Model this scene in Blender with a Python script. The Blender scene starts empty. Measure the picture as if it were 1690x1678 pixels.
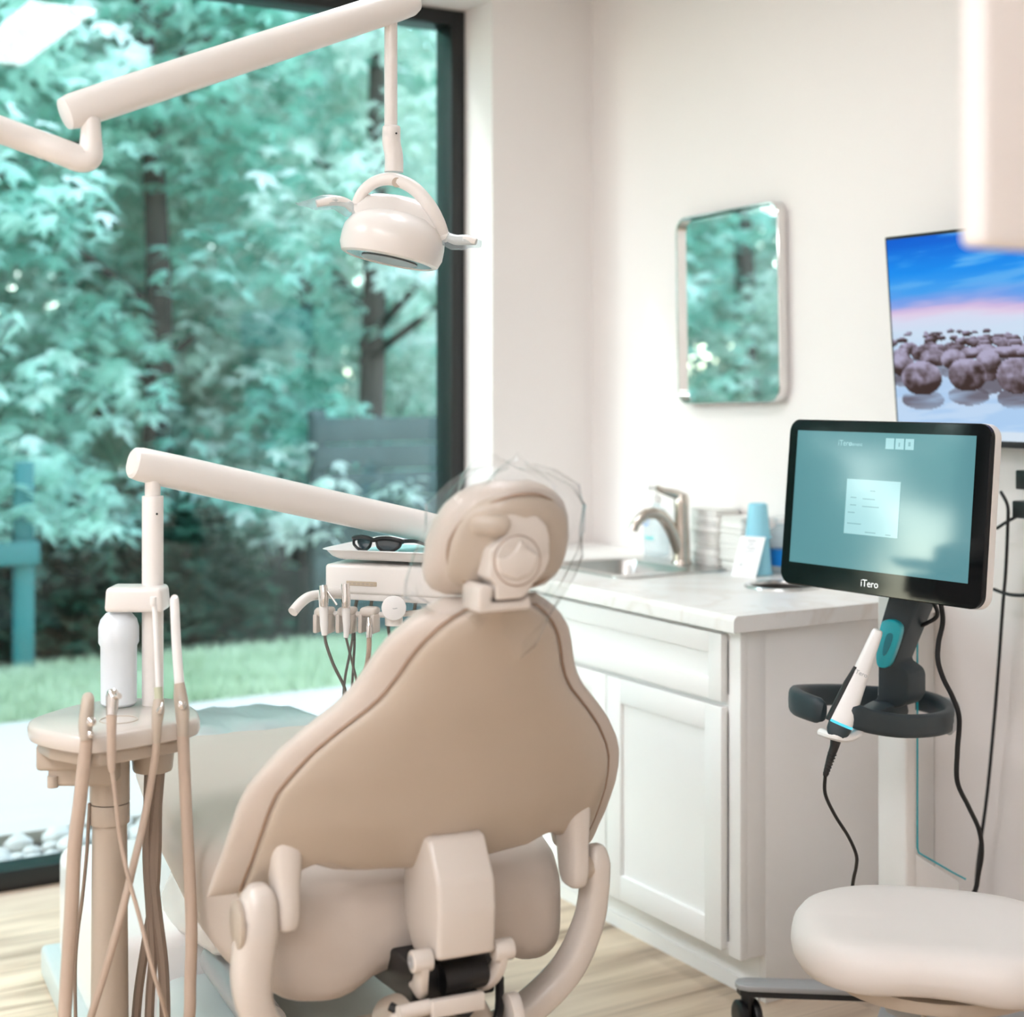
import bpy, bmesh, math, random
import numpy as np
from mathutils import Vector, Matrix, noise
random.seed(7)
S = bpy.context.scene
COL = S.collection
PI = math.pi
V = Vector

# ------------------------------------------------------------------ survey of the room (metres)
# x runs along the sink wall (window wall at x=-4.5), y towards the sink wall (y=2.9), z up.
FPX, HOR, CXP, EYE = 2543.0, 638.0, 845.0, 1.437
FWD = V((-.858, .5135, 0)).normalized()
RGT = V((FWD.y, -FWD.x, 0))
UP = V((0, 0, 1))
CAM = V((0, 0, EYE))
def ray(px, py): return FWD + RGT * ((px - CXP) / FPX) + UP * ((HOR - py) / FPX)
def at(px, py, d): return CAM + ray(px, py) * d
def onx(px, py, x): r = ray(px, py); return CAM + r * (x / r.x)
def ony(px, py, y): r = ray(px, py); return CAM + r * (y / r.y)
def onz(px, py, z): r = ray(px, py); return CAM + r * ((z - EYE) / r.z)
# chair frame: l = patient's right, f = distance along the chair axis, z up
PSI = math.radians(6)
CN = V((math.sin(PSI), math.cos(PSI), 0)); CA = V((-math.cos(PSI), math.sin(PSI), 0)); CK = .9
def W(l, f, z): return CA * f + CN * (CK + l) + UP * z
def cf(px, py, f):
    r = ray(px, py); return CAM + r * ((f - CAM.dot(CA)) / r.dot(CA))
def cl(px, py, l):
    r = ray(px, py); return CAM + r * ((l + CK - CAM.dot(CN)) / r.dot(CN))

# ------------------------------------------------------------------ materials
def lin(c):
    o = []
    for x in c[:3]:
        x = x / 255.0
        o.append(x / 12.92 if x <= .04045 else ((x + .055) / 1.055) ** 2.4)
    return (*o, 1)
def base(name):
    m = bpy.data.materials.new(name); m.use_nodes = True
    return m, m.node_tree.nodes, m.node_tree.links, m.node_tree.nodes['Principled BSDF']
def mat(name, c, rough=.5, metal=0, var=.06, scale=8, bump=0, bscale=60, spec=.5, coat=0, trans=0, sss=0):
    m, N, L, b = base(name)
    b.inputs['Roughness'].default_value = rough; b.inputs['Metallic'].default_value = metal
    b.inputs['Specular IOR Level'].default_value = spec
    b.inputs['Coat Weight'].default_value = coat; b.inputs['Coat Roughness'].default_value = .12
    b.inputs['Transmission Weight'].default_value = trans
    t = N.new('ShaderNodeTexCoord'); n = N.new('ShaderNodeTexNoise'); n.inputs['Scale'].default_value = scale
    n.inputs['Detail'].default_value = 3
    L.new(t.outputs['Object'], n.inputs['Vector'])
    mx = N.new('ShaderNodeMix'); mx.data_type = 'RGBA'
    a = lin(c); mx.inputs[6].default_value = a
    mx.inputs[7].default_value = (*[max(0, v * (1 - var * 2)) for v in a[:3]], 1)
    L.new(n.outputs['Fac'], mx.inputs[0]); L.new(mx.outputs[2], b.inputs['Base Color'])
    if bump:
        n2 = N.new('ShaderNodeTexNoise'); n2.inputs['Scale'].default_value = bscale
        L.new(t.outputs['Object'], n2.inputs['Vector'])
        bp = N.new('ShaderNodeBump'); bp.inputs['Strength'].default_value = bump; bp.inputs['Distance'].default_value = .002
        L.new(n2.outputs['Fac'], bp.inputs['Height']); L.new(bp.outputs['Normal'], b.inputs['Normal'])
    return m
def emit(name, c, s):
    m, N, L, b = base(name)
    b.inputs['Base Color'].default_value = (.0, .0, .0, 1)
    b.inputs['Emission Color'].default_value = lin(c); b.inputs['Emission Strength'].default_value = s
    b.inputs['Roughness'].default_value = .08
    return m
def clear(name, tint=(255, 255, 255), milk=.04, rough=.03, ior=1.45, milkc=(235, 240, 240)):
    m, N, L, b = base(name); N.remove(b)
    out = N['Material Output']
    tr = N.new('ShaderNodeBsdfTransparent'); tr.inputs[0].default_value = lin(tint)
    gl = N.new('ShaderNodeBsdfGlossy'); gl.inputs['Roughness'].default_value = rough
    fr = N.new('ShaderNodeFresnel'); fr.inputs[0].default_value = ior
    ge = N.new('ShaderNodeNewGeometry'); io = N.new('ShaderNodeMix'); io.inputs[2].default_value = ior; io.inputs[3].default_value = 1 / ior
    L.new(ge.outputs['Backfacing'], io.inputs[0]); L.new(io.outputs[0], fr.inputs[0])
    m1 = N.new('ShaderNodeMixShader'); L.new(fr.outputs[0], m1.inputs[0]); L.new(tr.outputs[0], m1.inputs[1]); L.new(gl.outputs[0], m1.inputs[2])
    df = N.new('ShaderNodeBsdfDiffuse'); df.inputs[0].default_value = lin(milkc)
    m2 = N.new('ShaderNodeMixShader'); m2.inputs[0].default_value = milk
    L.new(m1.outputs[0], m2.inputs[1]); L.new(df.outputs[0], m2.inputs[2]); L.new(m2.outputs[0], out.inputs[0])
    return m

M = {}
M['wall'] = mat('wall_paint', (241, 235, 231), .75, var=.015, scale=2, bump=.05, bscale=180)
M['ceil'] = mat('ceiling_paint', (244, 243, 240), .9, var=.01)
M['trim'] = mat('trim_paint', (240, 240, 238), .4, var=.01)
M['cab'] = mat('cabinet_paint', (240, 239, 237), .38, var=.01, spec=.4)
M['frame'] = mat('window_frame_black', (20, 22, 23), .35, var=.1)
M['plast'] = mat('beige_plastic', (214, 205, 196), .26, var=.02, coat=.3)
M['plast2'] = mat('beige_plastic_shell', (187, 173, 157), .34, var=.02, coat=.2)
M['vinyl'] = mat('beige_upholstery', (201, 189, 178), .42, var=.03, bump=.04, bscale=220)
M['vinylp'] = mat('stool_upholstery', (227, 221, 216), .45, var=.02, bump=.05, bscale=240)
M['armw'] = mat('arm_enamel', (236, 231, 226), .3, var=.02, coat=.25)
M['hose'] = mat('tan_hose', (194, 174, 157), .45, var=.06)
M['hosed'] = mat('brown_hose', (146, 128, 114), .45, var=.08)
M['cord'] = mat('grey_cord', (118, 116, 110), .45, var=.08)
M['steel'] = mat('stainless', (200, 200, 198), .22, metal=1, var=.05, scale=30)
M['sinks'] = mat('sink_steel', (205, 203, 200), .3, metal=1, var=.06, scale=14)
M['nickel'] = mat('brushed_nickel', (205, 196, 186), .26, metal=1, var=.06, scale=40)
M['chrome'] = mat('chrome', (225, 222, 220), .08, metal=1, var=.02)
M['black'] = mat('black_plastic', (18, 18, 20), .38, var=.1)
M['rubber'] = mat('black_rubber', (22, 22, 24), .6, var=.1)
M['char'] = mat('charcoal_grip', (38, 52, 58), .5, var=.06)
M['glossk'] = mat('black_glass', (8, 10, 12), .06, var=.05, spec=.22)
M['white'] = mat('white_plastic', (240, 238, 236), .3, var=.01, coat=.2)
M['teal'] = mat('teal_plastic', (20, 170, 185), .3, var=.04, coat=.2)
M['greym'] = mat('silver_grey_metal', (170, 172, 174), .35, metal=.3, var=.05)
M['basec'] = mat('grey_green_base', (196, 206, 204), .35, var=.03)
M['mirror'] = mat('mirror_glass', (222, 228, 225), .015, metal=1, var=.0)
M['paper'] = mat('paper', (244, 241, 236), .8, var=.02, bump=.3, bscale=40)
M['card'] = mat('card', (246, 246, 246), .5, var=.005)
M['ink'] = mat('grey_ink', (168, 170, 172), .6, var=.02)
M['cup'] = mat('blue_paper', (150, 214, 232), .55, var=.03)
M['bib'] = mat('cyan_napkin', (176, 232, 232), .7, var=.05, bump=.3, bscale=50)
M['bluel'] = mat('blue_label', (30, 140, 225), .4, var=.04)
M['teall'] = mat('teal_label', (110, 215, 215), .4, var=.04)
M['bottle'] = mat('frosted_bottle', (226, 233, 238), .32, var=.01, spec=.4)
M['clearp'] = clear('clear_plastic', (240, 246, 248), .2, .08, 1.3, (222, 230, 234))
M['film'] = clear('plastic_film', (254, 254, 254), .05, .1, 1.2)
M['liner'] = mat('dark_liner', (58, 54, 50), .6)
M['seam_shade'] = mat('seam_shade_brown', (158, 132, 112), .6)  # brown standing in for the shade in gaps between parts
M['glass'] = clear('window_glass', (240, 247, 245), .0, .0, 1.46)
M['lens'] = mat('lamp_lens', (150, 165, 165), .1, var=.15, scale=60, coat=.5)
M['gold'] = mat('dull_gold_plate', (206, 190, 168), .35, metal=.3, var=.1, scale=50)
M['purple'] = mat('lilac_plastic', (160, 150, 200), .35, var=.05)
M['sage'] = mat('sage_plastic', (190, 192, 165), .4, var=.05)
M['cover'] = mat('grey_toe_cover', (176, 190, 188), .3, var=.1, scale=14, coat=.4)
M['bark'] = mat('bark', (70, 66, 60), .9, var=.3, scale=6, bump=.8, bscale=20)
M['fence'] = mat('weathered_timber', (66, 84, 82), .8, var=.25, scale=5)
M['tealw'] = mat('green_painted_wood', (38, 112, 112), .6, var=.15, scale=5)
M['bin'] = mat('blue_bin_plastic', (80, 160, 185), .4, var=.05)
M['soil'] = mat('dark_soil', (62, 58, 50), .95, var=.3, scale=3)
M['conc'] = mat('pale_concrete', (188, 180, 172), .85, var=.05, scale=1.5)
M['stone'] = mat('pale_river_stone', (196, 193, 188), .6, var=.08, scale=9)
M['diff'] = emit('lamp_diffuser', (247, 249, 255), 20.0)

def counter_mat():
    m, N, L, b = base('counter_laminate')
    t = N.new('ShaderNodeTexCoord')
    n = N.new('ShaderNodeTexNoise'); n.inputs['Scale'].default_value = 2.6; n.inputs['Detail'].default_value = 8; n.inputs['Distortion'].default_value = 1.6
    L.new(t.outputs['Object'], n.inputs['Vector'])
    r = N.new('ShaderNodeValToRGB'); e = r.color_ramp.elements
    e[0].position = .44; e[0].color = lin((240, 238, 235)); e[1].position = .56; e[1].color = lin((240, 238, 235))
    k = e.new(.5); k.color = lin((231, 226, 220))
    L.new(n.outputs['Fac'], r.inputs[0]); L.new(r.outputs[0], b.inputs['Base Color'])
    b.inputs['Roughness'].default_value = .28
    return m
M['counter'] = counter_mat()
def floor_mat():
    m, N, L, b = base('plank_floor')
    t = N.new('ShaderNodeTexCoord')
    mp = N.new('ShaderNodeMapping'); mp.inputs['Rotation'].default_value = (0, 0, PI / 2)
    L.new(t.outputs['Object'], mp.inputs['Vector'])
    br = N.new('ShaderNodeTexBrick'); br.inputs['Scale'].default_value = 1; br.offset = .37
    br.inputs['Brick Width'].default_value = 1.22; br.inputs['Row Height'].default_value = .18
    br.inputs['Mortar Size'].default_value = .0018; br.inputs['Mortar Smooth'].default_value = .3; br.inputs['Bias'].default_value = .0
    br.inputs['Color1'].default_value = (0, 0, 0, 1); br.inputs['Color2'].default_value = (1, 1, 1, 1); br.inputs['Mortar'].default_value = (.1, .1, .1, 1)
    L.new(mp.outputs[0], br.inputs['Vector'])
    mp2 = N.new('ShaderNodeMapping'); mp2.inputs['Scale'].default_value = (9, .9, 1); L.new(t.outputs['Object'], mp2.inputs['Vector'])
    n = N.new('ShaderNodeTexNoise'); n.inputs['Scale'].default_value = 1.3; n.inputs['Detail'].default_value = 7; n.inputs['Distortion'].default_value = .7
    ad = N.new('ShaderNodeVectorMath'); ad.operation = 'ADD'; L.new(mp2.outputs[0], ad.inputs[0]); L.new(br.outputs['Color'], ad.inputs[1])
    L.new(ad.outputs[0], n.inputs['Vector'])
    r = N.new('ShaderNodeValToRGB'); e = r.color_ramp.elements
    e[0].position = .28; e[0].color = lin((138, 118, 100)); e[1].position = .72; e[1].color = lin((238, 222, 202))
    k = e.new(.42); k.color = lin((198, 178, 158)); k = e.new(.55); k.color = lin((222, 204, 183))
    L.new(n.outputs['Fac'], r.inputs[0])
    mx = N.new('ShaderNodeMix'); mx.data_type = 'RGBA'; mx.blend_type = 'MULTIPLY'; mx.inputs[0].default_value = .45
    r2 = N.new('ShaderNodeValToRGB'); r2.color_ramp.elements[0].color = lin((196, 188, 180)); r2.color_ramp.elements[1].color = lin((255, 246, 232))
    L.new(br.outputs['Color'], r2.inputs[0]); L.new(r.outputs[0], mx.inputs[6]); L.new(r2.outputs[0], mx.inputs[7])
    L.new(mx.outputs[2], b.inputs['Base Color']); b.inputs['Roughness'].default_value = .38
    bp = N.new('ShaderNodeBump'); bp.inputs['Strength'].default_value = .12; bp.inputs['Distance'].default_value = .002
    L.new(n.outputs['Fac'], bp.inputs['Height']); L.new(bp.outputs[0], b.inputs['Normal'])
    return m
M['floor'] = floor_mat()
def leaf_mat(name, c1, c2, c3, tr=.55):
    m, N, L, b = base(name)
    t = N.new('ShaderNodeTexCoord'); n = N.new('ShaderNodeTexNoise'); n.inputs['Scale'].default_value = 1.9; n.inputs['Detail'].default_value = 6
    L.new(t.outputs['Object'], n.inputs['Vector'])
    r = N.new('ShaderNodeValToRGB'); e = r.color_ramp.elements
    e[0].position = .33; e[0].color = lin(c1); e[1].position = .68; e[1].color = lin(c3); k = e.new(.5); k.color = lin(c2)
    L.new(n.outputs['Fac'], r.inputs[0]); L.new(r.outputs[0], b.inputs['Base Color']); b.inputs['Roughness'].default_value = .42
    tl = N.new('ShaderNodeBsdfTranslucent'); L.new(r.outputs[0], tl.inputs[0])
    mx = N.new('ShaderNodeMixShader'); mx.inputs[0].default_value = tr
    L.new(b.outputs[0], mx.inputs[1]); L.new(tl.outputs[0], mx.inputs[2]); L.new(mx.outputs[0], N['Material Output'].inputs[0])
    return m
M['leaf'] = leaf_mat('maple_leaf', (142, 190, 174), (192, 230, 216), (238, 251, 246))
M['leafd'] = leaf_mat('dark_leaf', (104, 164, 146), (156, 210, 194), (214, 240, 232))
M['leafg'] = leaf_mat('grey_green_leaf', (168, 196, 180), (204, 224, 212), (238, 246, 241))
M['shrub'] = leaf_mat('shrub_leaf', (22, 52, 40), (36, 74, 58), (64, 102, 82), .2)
M['grass'] = leaf_mat('grass_blade', (160, 180, 146), (176, 194, 162), (194, 208, 180), .2)

# ------------------------------------------------------------------ mesh helpers
class MB:
    def __init__(s): s.v = []; s.f = []
    def add(s, vs, fs):
        o = len(s.v); s.v += [V(p) for p in vs]; s.f += [tuple(i + o for i in q) for q in fs]; return s
    def bm(s, b):
        b.verts.index_update(); s.add([v.co.copy() for v in b.verts], [[v.index for v in f.verts] for f in b.faces]); b.free(); return s
    def box(s, c, size, bev=0, seg=2, mx=None):
        b = bmesh.new(); bmesh.ops.create_cube(b, size=1)
        bmesh.ops.scale(b, vec=size, verts=b.verts)
        if bev: bmesh.ops.bevel(b, geom=b.edges[:], offset=min(bev, min(size) * .49), segments=seg, profile=.5, affect='EDGES')
        if mx is not None: bmesh.ops.transform(b, matrix=mx.to_4x4(), verts=b.verts)
        bmesh.ops.translate(b, vec=c, verts=b.verts); return s.bm(b)
    def bx(s, x0, x1, y0, y1, z0, z1, bev=0, seg=2):
        return s.box(((x0 + x1) / 2, (y0 + y1) / 2, (z0 + z1) / 2), (x1 - x0, y1 - y0, z1 - z0), bev, seg)
    def rings(s, rs, cap=True, closed=True):
        n = len(rs[0]); vs = [p for r in rs for p in r]; fs = []
        for i in range(len(rs) - 1):
            for j in range(n if closed else n - 1):
                k = (j + 1) % n; fs.append((i * n + j, i * n + k, (i + 1) * n + k, (i + 1) * n + j))
        if cap and closed:
            fs.append(tuple(range(n - 1, -1, -1))); fs.append(tuple((len(rs) - 1) * n + j for j in range(n)))
        return s.add(vs, fs)
    def lathe(s, o, axis, prof, n=32, cap=True):
        ax = V(axis).normalized(); h = V((1, 0, 0)) if abs(ax.x) < .9 else V((0, 1, 0)); u = ax.cross(h).normalized(); w = ax.cross(u)
        o = V(o)
        return s.rings([[o + ax * z + (u * math.cos(2 * PI * j / n) + w * math.sin(2 * PI * j / n)) * max(r, 1e-5) for j in range(n)] for r, z in prof], cap)
    def cyl(s, a, b, r0, r1=None, n=24, bev=0):
        a = V(a); b = V(b); r1 = r0 if r1 is None else r1; L = (b - a).length
        pr = [(r0, 0), (r1, L)] if not bev else [(r0 - bev, 0), (r0 - bev * .3, bev * .3), (r0, bev), (r1, L - bev), (r1 - bev * .3, L - bev * .3), (r1 - bev, L)]
        return s.lathe(a, b - a, pr, n)
    def tube(s, pts, r, n=12, smooth=6, flat=1.0, ref=None, sq=2.0):
        P = [V(p) for p in pts]
        R = list(r) if isinstance(r, (list, tuple)) else [r] * len(P)
        if smooth and len(P) > 2:
            Q = []; RR = []
            for i in range(len(P) - 1):
                p0 = P[max(i - 1, 0)]; p1 = P[i]; p2 = P[i + 1]; p3 = P[min(i + 2, len(P) - 1)]
                for k in range(smooth):
                    t = k / smooth
                    Q.append(.5 * ((2 * p1) + (p2 - p0) * t + (2 * p0 - 5 * p1 + 4 * p2 - p3) * t * t + (3 * p1 - p0 - 3 * p2 + p3) * t ** 3))
                    RR.append(R[i] + (R[i + 1] - R[i]) * t)
            Q.append(P[-1]); RR.append(R[-1]); P, R = Q, RR
        rs = []; u = None
        for i, p in enumerate(P):
            t = (P[min(i + 1, len(P) - 1)] - P[max(i - 1, 0)]).normalized()
            if ref is not None: u = V(ref) - t * t.dot(V(ref))
            elif u is None: h = V((0, 0, 1)) if abs(t.z) < .9 else V((1, 0, 0)); u = h - t * t.dot(h)
            else: u = u - t * t.dot(u)
            u.normalize(); w = t.cross(u)
            ring = []
            for j in range(n):
                c = math.cos(2 * PI * j / n); d = math.sin(2 * PI * j / n)
                c = math.copysign(abs(c) ** (2 / sq), c); d = math.copysign(abs(d) ** (2 / sq), d)
                ring.append(p + (u * c + w * d * flat) * R[i])
            rs.append(ring)
        return s.rings(rs)
    def prism(s, poly, d, bev=0, seg=2):
        """polygon (3-D points, planar) pushed out by vector d"""
        b = bmesh.new(); d = V(d)
        a = [b.verts.new(V(p)) for p in poly]; f = b.faces.new(a)
        r = bmesh.ops.extrude_face_region(b, geom=[f])
        bmesh.ops.translate(b, vec=d, verts=[g for g in r['geom'] if isinstance(g, bmesh.types.BMVert)])
        bmesh.ops.recalc_face_normals(b, faces=b.faces)
        if bev: bmesh.ops.bevel(b, geom=b.edges[:], offset=bev, segments=seg, profile=.5, affect='EDGES')
        return s.bm(b)
    def grid(s, fn, nu, nv):
        vs = [fn(i / nu, j / nv) for j in range(nv + 1) for i in range(nu + 1)]
        fs = [(j * (nu + 1) + i, j * (nu + 1) + i + 1, (j + 1) * (nu + 1) + i + 1, (j + 1) * (nu + 1) + i) for j in range(nv) for i in range(nu)]
        return s.add(vs, fs)

WORLD = {}
def tag(o, label=None, cat=None, group=None, kind=None):
    if label: o['label'] = label
    if cat: o['category'] = cat
    if group: o['group'] = group
    if kind: o['kind'] = kind
    return o
def thing(name, loc, label, cat, group=None):
    o = bpy.data.objects.new(name, None); COL.objects.link(o); o.location = loc; o.empty_display_size = .05
    WORLD[o.name] = V(loc); return tag(o, label, cat, group)
def obj(name, mb, m, parent=None, sharp=38, label=None, flip=True):
    me = bpy.data.meshes.new(name)
    xs = np.array([tuple(p) for p in mb.v]); lo = xs.min(0); hi = xs.max(0)
    org = V(((lo[0] + hi[0]) / 2, (lo[1] + hi[1]) / 2, lo[2]))
    me.from_pydata([tuple(p - org) for p in mb.v], [], mb.f); me.validate()
    if flip:
        b = bmesh.new(); b.from_mesh(me); bmesh.ops.recalc_face_normals(b, faces=b.faces); b.to_mesh(me); b.free()
    if sharp is not None:
        me.polygons.foreach_set('use_smooth', [True] * len(me.polygons)); me.set_sharp_from_angle(angle=math.radians(sharp))
    me.materials.append(M[m] if isinstance(m, str) else m)
    o = bpy.data.objects.new(name, me); COL.objects.link(o)
    if parent is not None:
        o.parent = parent; o.location = org - WORLD[parent.name]
    else: o.location = org
    WORLD[o.name] = org
    if label: o['label'] = label
    return o
def struct(name, mb, m, parent=None, sharp=38):
    o = obj(name, mb, m, parent, sharp)
    if parent is None: o['kind'] = 'structure'
    return o
def copy_tree(o, off, label=None, parent=None):
    c = o.copy(); COL.objects.link(c)
    if parent is None: c.location = o.location + V(off); WORLD[c.name] = WORLD[o.name] + V(off)
    else: c.parent = parent
    if label: c['label'] = label
    for ch in list(o.children): copy_tree(ch, off, None, c)
    return c
def text(name, s, size, o, right, up, m, parent=None, ext=.0004, align='CENTER'):
    cu = bpy.data.curves.new(name, 'FONT'); cu.body = s; cu.size = size; cu.extrude = ext; cu.align_x = align; cu.align_y = 'CENTER'
    t = bpy.data.objects.new(name + '_tmp', cu); me = bpy.data.meshes.new_from_object(t)
    bpy.data.objects.remove(t)
    right = V(right).normalized(); up = V(up).normalized(); nrm = right.cross(up)
    mb = MB(); mb.add([V(o) + right * v.co.x + up * v.co.y + nrm * v.co.z for v in me.vertices], [tuple(p.vertices) for p in me.polygons])
    return obj(name, mb, m, parent, None)
def slab(mb, outer, holes, z0, z1):
    b = bmesh.new(); ed = []
    for lp in [outer] + holes:
        vs = [b.verts.new((x, y, z1)) for x, y in lp]
        ed += [b.edges.new((vs[i], vs[(i + 1) % len(vs)])) for i in range(len(vs))]
    bmesh.ops.triangle_fill(b, use_beauty=True, use_dissolve=False, edges=ed)
    r = bmesh.ops.extrude_face_region(b, geom=b.faces[:])
    bmesh.ops.translate(b, vec=(0, 0, z0 - z1), verts=[g for g in r['geom'] if isinstance(g, bmesh.types.BMVert)])
    bmesh.ops.recalc_face_normals(b, faces=b.faces); return mb.bm(b)
def ell(c, rx, ry, n=40): return [(c[0] + rx * math.cos(2 * PI * i / n), c[1] + ry * math.sin(2 * PI * i / n)) for i in range(n)]
def rrect(x0, x1, y0, y1, r, n=6):
    o = []
    for cx, cy, a in ((x1 - r, y1 - r, 0), (x0 + r, y1 - r, 90), (x0 + r, y0 + r, 180), (x1 - r, y0 + r, 270)):
        for i in range(n + 1):
            t = math.radians(a + 90 * i / n); o.append((cx + r * math.cos(t), cy + r * math.sin(t)))
    return o

# ================================================================== SETTING
XW, YB, ZC = -4.32, 2.90, 2.86          # inner window wall, sink wall, ceiling
XE, YF = 1.7, -2.7
WY1 = 2.511                             # right edge of the window opening
WY0 = -1.5
WZ1 = 2.69
struct('floor', MB().bx(-4.64, XE + .1, YF - .1, YB + .1, -.08, 0), 'floor')
struct('ceiling', MB().bx(-4.64, XE + .1, YF - .1, YB + .1, ZC, ZC + .1), 'ceil')
struct('wall_back', MB().bx(-4.64, XE + .1, YB, YB + .12, 0, ZC), 'wall')
wl = MB().bx(-4.64, XW, WY1, YB, 0, ZC).bx(-4.64, XW, YF, WY0, 0, ZC).bx(-4.64, XW, WY0, WY1, WZ1, ZC)
struct('wall_left', wl, 'wall')
struct('wall_right', MB().bx(XE, XE + .12, YF, YB, 0, ZC), 'wall')
struct('wall_front', MB().bx(-4.64, XE + .1, YF - .12, YF, 0, ZC), 'wall')
struct('baseboard_back', MB().bx(-2.74, XE, YB - .014, YB, 0, .1, .004), 'trim')
# hung divider panel whose near edge crops the top right corner
struct('wall_divider', MB().bx(-.932, -.902, 1.0, 1.5, 1.555, ZC, .008, 3), 'wall')
# window
wf = MB()
for y0, y1 in ((WY1 - .052, WY1), (WY0, WY0 + .052)): wf.bx(-4.61, -4.5, y0, y1, 0, WZ1, .003)
wf.bx(-4.61, -4.5, WY0 + .052, WY1 - .052, 0, .057, .003); wf.bx(-4.61, -4.5, WY0 + .052, WY1 - .052, WZ1 - .05, WZ1, .003)
win = struct('window_1', wf, 'frame')
obj('pane', MB().bx(-4.585, -4.579, WY0 + .045, WY1 - .045, .05, WZ1 - .045), 'glass', win, None)
# ceiling lamps
def ceiling_lamp(x0, x1, y0, y1, label):
    t = thing('ceiling_light', ((x0 + x1) / 2, (y0 + y1) / 2, ZC - .03), label, 'ceiling light', 'recessed ceiling light panels')
    fr = MB(); 
    fr.bx(x0 - .02, x1 + .02, y0 - .02, y0, ZC - .03, ZC).bx(x0 - .02, x1 + .02, y1, y1 + .02, ZC - .03, ZC)
    fr.bx(x0 - .02, x0, y0, y1, ZC - .03, ZC).bx(x1, x1 + .02, y0, y1, ZC - .03, ZC)
    obj('light_frame', fr, 'white', t); obj('diffuser', MB().bx(x0, x1, y0, y1, ZC - .02, ZC - .005), 'diff', t, None)
ceiling_lamp(-3.5, -2.3, 1.36, 1.62, 'long bright ceiling light panel reflected in the window glass above the chair')
ceiling_lamp(.2, 1.2, -2.2, -1.7, 'bright ceiling light panel in the far back corner of the room')
ceiling_lamp(-1.6, -.4, -1.3, -.7, 'bright ceiling light panel behind the photographer')
ceiling_lamp(.2, 1.2, -.9, -.3, 'bright ceiling light panel at the back right of the room')
ceiling_lamp(-3.6, -2.4, -1.2, -.6, 'bright ceiling light panel beyond the left edge of the view')

# ================================================================== OUTSIDE
struct('ground', MB().bx(-26, -4.64, -14, 16, -.3, -.1), 'soil')
struct('gravel_bed', MB().bx(-5.07, -4.64, -12, 12, -.12, -.035), 'soil')
struct('path', MB().bx(-6.9, -5.12, -12, 12, -.12, -.03), 'conc')
struct('kerb_strip', MB().bx(-5.12, -5.07, -12, 12, -.12, .0), 'conc')
# lawn: soil-backed strip with blades
def lawn():
    mb = MB(); rnd = random.Random(3)
    mb.grid(lambda u, v: V((-6.9 - 1.25 * u, -3 + 9 * v, -.035 + .02 * math.sin(v * 40) * u)), 2, 20)
    for _ in range(26000):
        x = -6.9 - 1.22 * rnd.random(); y = .6 + 4.2 * rnd.random(); h = .03 + .05 * rnd.random(); a = rnd.random() * 6.28; w = .006
        dx, dy = math.cos(a) * w, math.sin(a) * w; lx, ly = rnd.uniform(-.03, .03), rnd.uniform(-.03, .03)
        mb.add([(x - dx, y - dy, -.05), (x + dx, y + dy, -.05), (x + lx, y + ly, h - .03)], [(0, 1, 2)])
    return mb
tag(obj('lawn', lawn(), 'grass', None, None, flip=False), 'strip of short pale green grass beyond the concrete path', 'grass', kind='stuff')
# river stones along the glass
rs_ = random.Random(11)
stone_mesh = []
for k in range(4):
    b = bmesh.new(); bmesh.ops.create_icosphere(b, subdivisions=3, radius=1)
    for v in b.verts: v.co *= 1 + .22 * noise.noise(v.co * 1.1 + V((k * 5, 0, 0)))
    me = bpy.data.meshes.new('river_stone'); b.to_mesh(me); b.free(); me.polygons.foreach_set('use_smooth', [True] * len(me.polygons)); me.materials.append(M['stone']); stone_mesh.append(me)
cnt = 0; placed = []
for _ in range(4000):
    x = rs_.uniform(-5.02, -4.68); y = rs_.uniform(.55, 1.9); r = rs_.uniform(.03, .055)
    if any((x - a) ** 2 + (y - c) ** 2 < ((r + q) * .92) ** 2 for a, c, q in placed): continue
    placed.append((x, y, r))
    o = bpy.data.objects.new('river_stone', stone_mesh[cnt % 4]); COL.objects.link(o)
    o.location = (x, y, -.035 + r * .55); o.scale = (r, r * rs_.uniform(.75, 1), r * .7); o.rotation_euler = (0, 0, rs_.random() * 6.28)
    tag(o, 'pale rounded stone lying in the strip outside the glass', 'stone', 'pale river stones outside the window')
    cnt += 1
    if cnt > 75: break
# trees
def star_leaf(mb, p, size, rnd, droop=.9):
    a = rnd.random() * 6.28; tilt = rnd.uniform(.2, 1.1) * droop
    fx = V((math.cos(a) * math.cos(tilt), math.sin(a) * math.cos(tilt), -math.sin(tilt)))
    sx = V((-math.sin(a), math.cos(a), rnd.uniform(-.4, .4))).normalized()
    for ang, k in ((0, 1), (.85, .78), (-.85, .78)):
        d = fx * math.cos(ang) + sx * math.sin(ang); e = (sx * math.cos(ang) - fx * math.sin(ang))
        mb.add([p, p + d * size * k * .45 + e * size * .17 * k, p + d * size * k, p + d * size * k * .45 - e * size * .17 * k], [(0, 1, 2, 3)])
def crown(seed, n_blob, per, R, z0, z1, leaf=.15, lowfront=True):
    rnd = random.Random(seed); mb = MB(); tw = []
    for i in range(n_blob):
        t = (i + rnd.random()) / n_blob; z = z0 + (z1 - z0) * t
        rr = R * (1 - .55 * max(0, t - .35)) * math.sqrt(rnd.uniform(.25, 1)); a = rnd.random() * 6.28
        c = V((rr * math.cos(a), rr * math.sin(a), z)); tw.append(c)
        bx_, bz = rnd.uniform(.38, .62), rnd.uniform(.22, .36)
        for k in range(per):
            u = rnd.random() * 6.28; w = rnd.uniform(-1, 1); q = rnd.uniform(.55, 1) ; s = math.sqrt(1 - w * w)
            star_leaf(mb, c + V((bx_ * q * s * math.cos(u), bx_ * q * s * math.sin(u), bz * q * w - .25 * (q * s) ** 2)), leaf * rnd.uniform(.75, 1.25), rnd)
    return mb, tw
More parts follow.
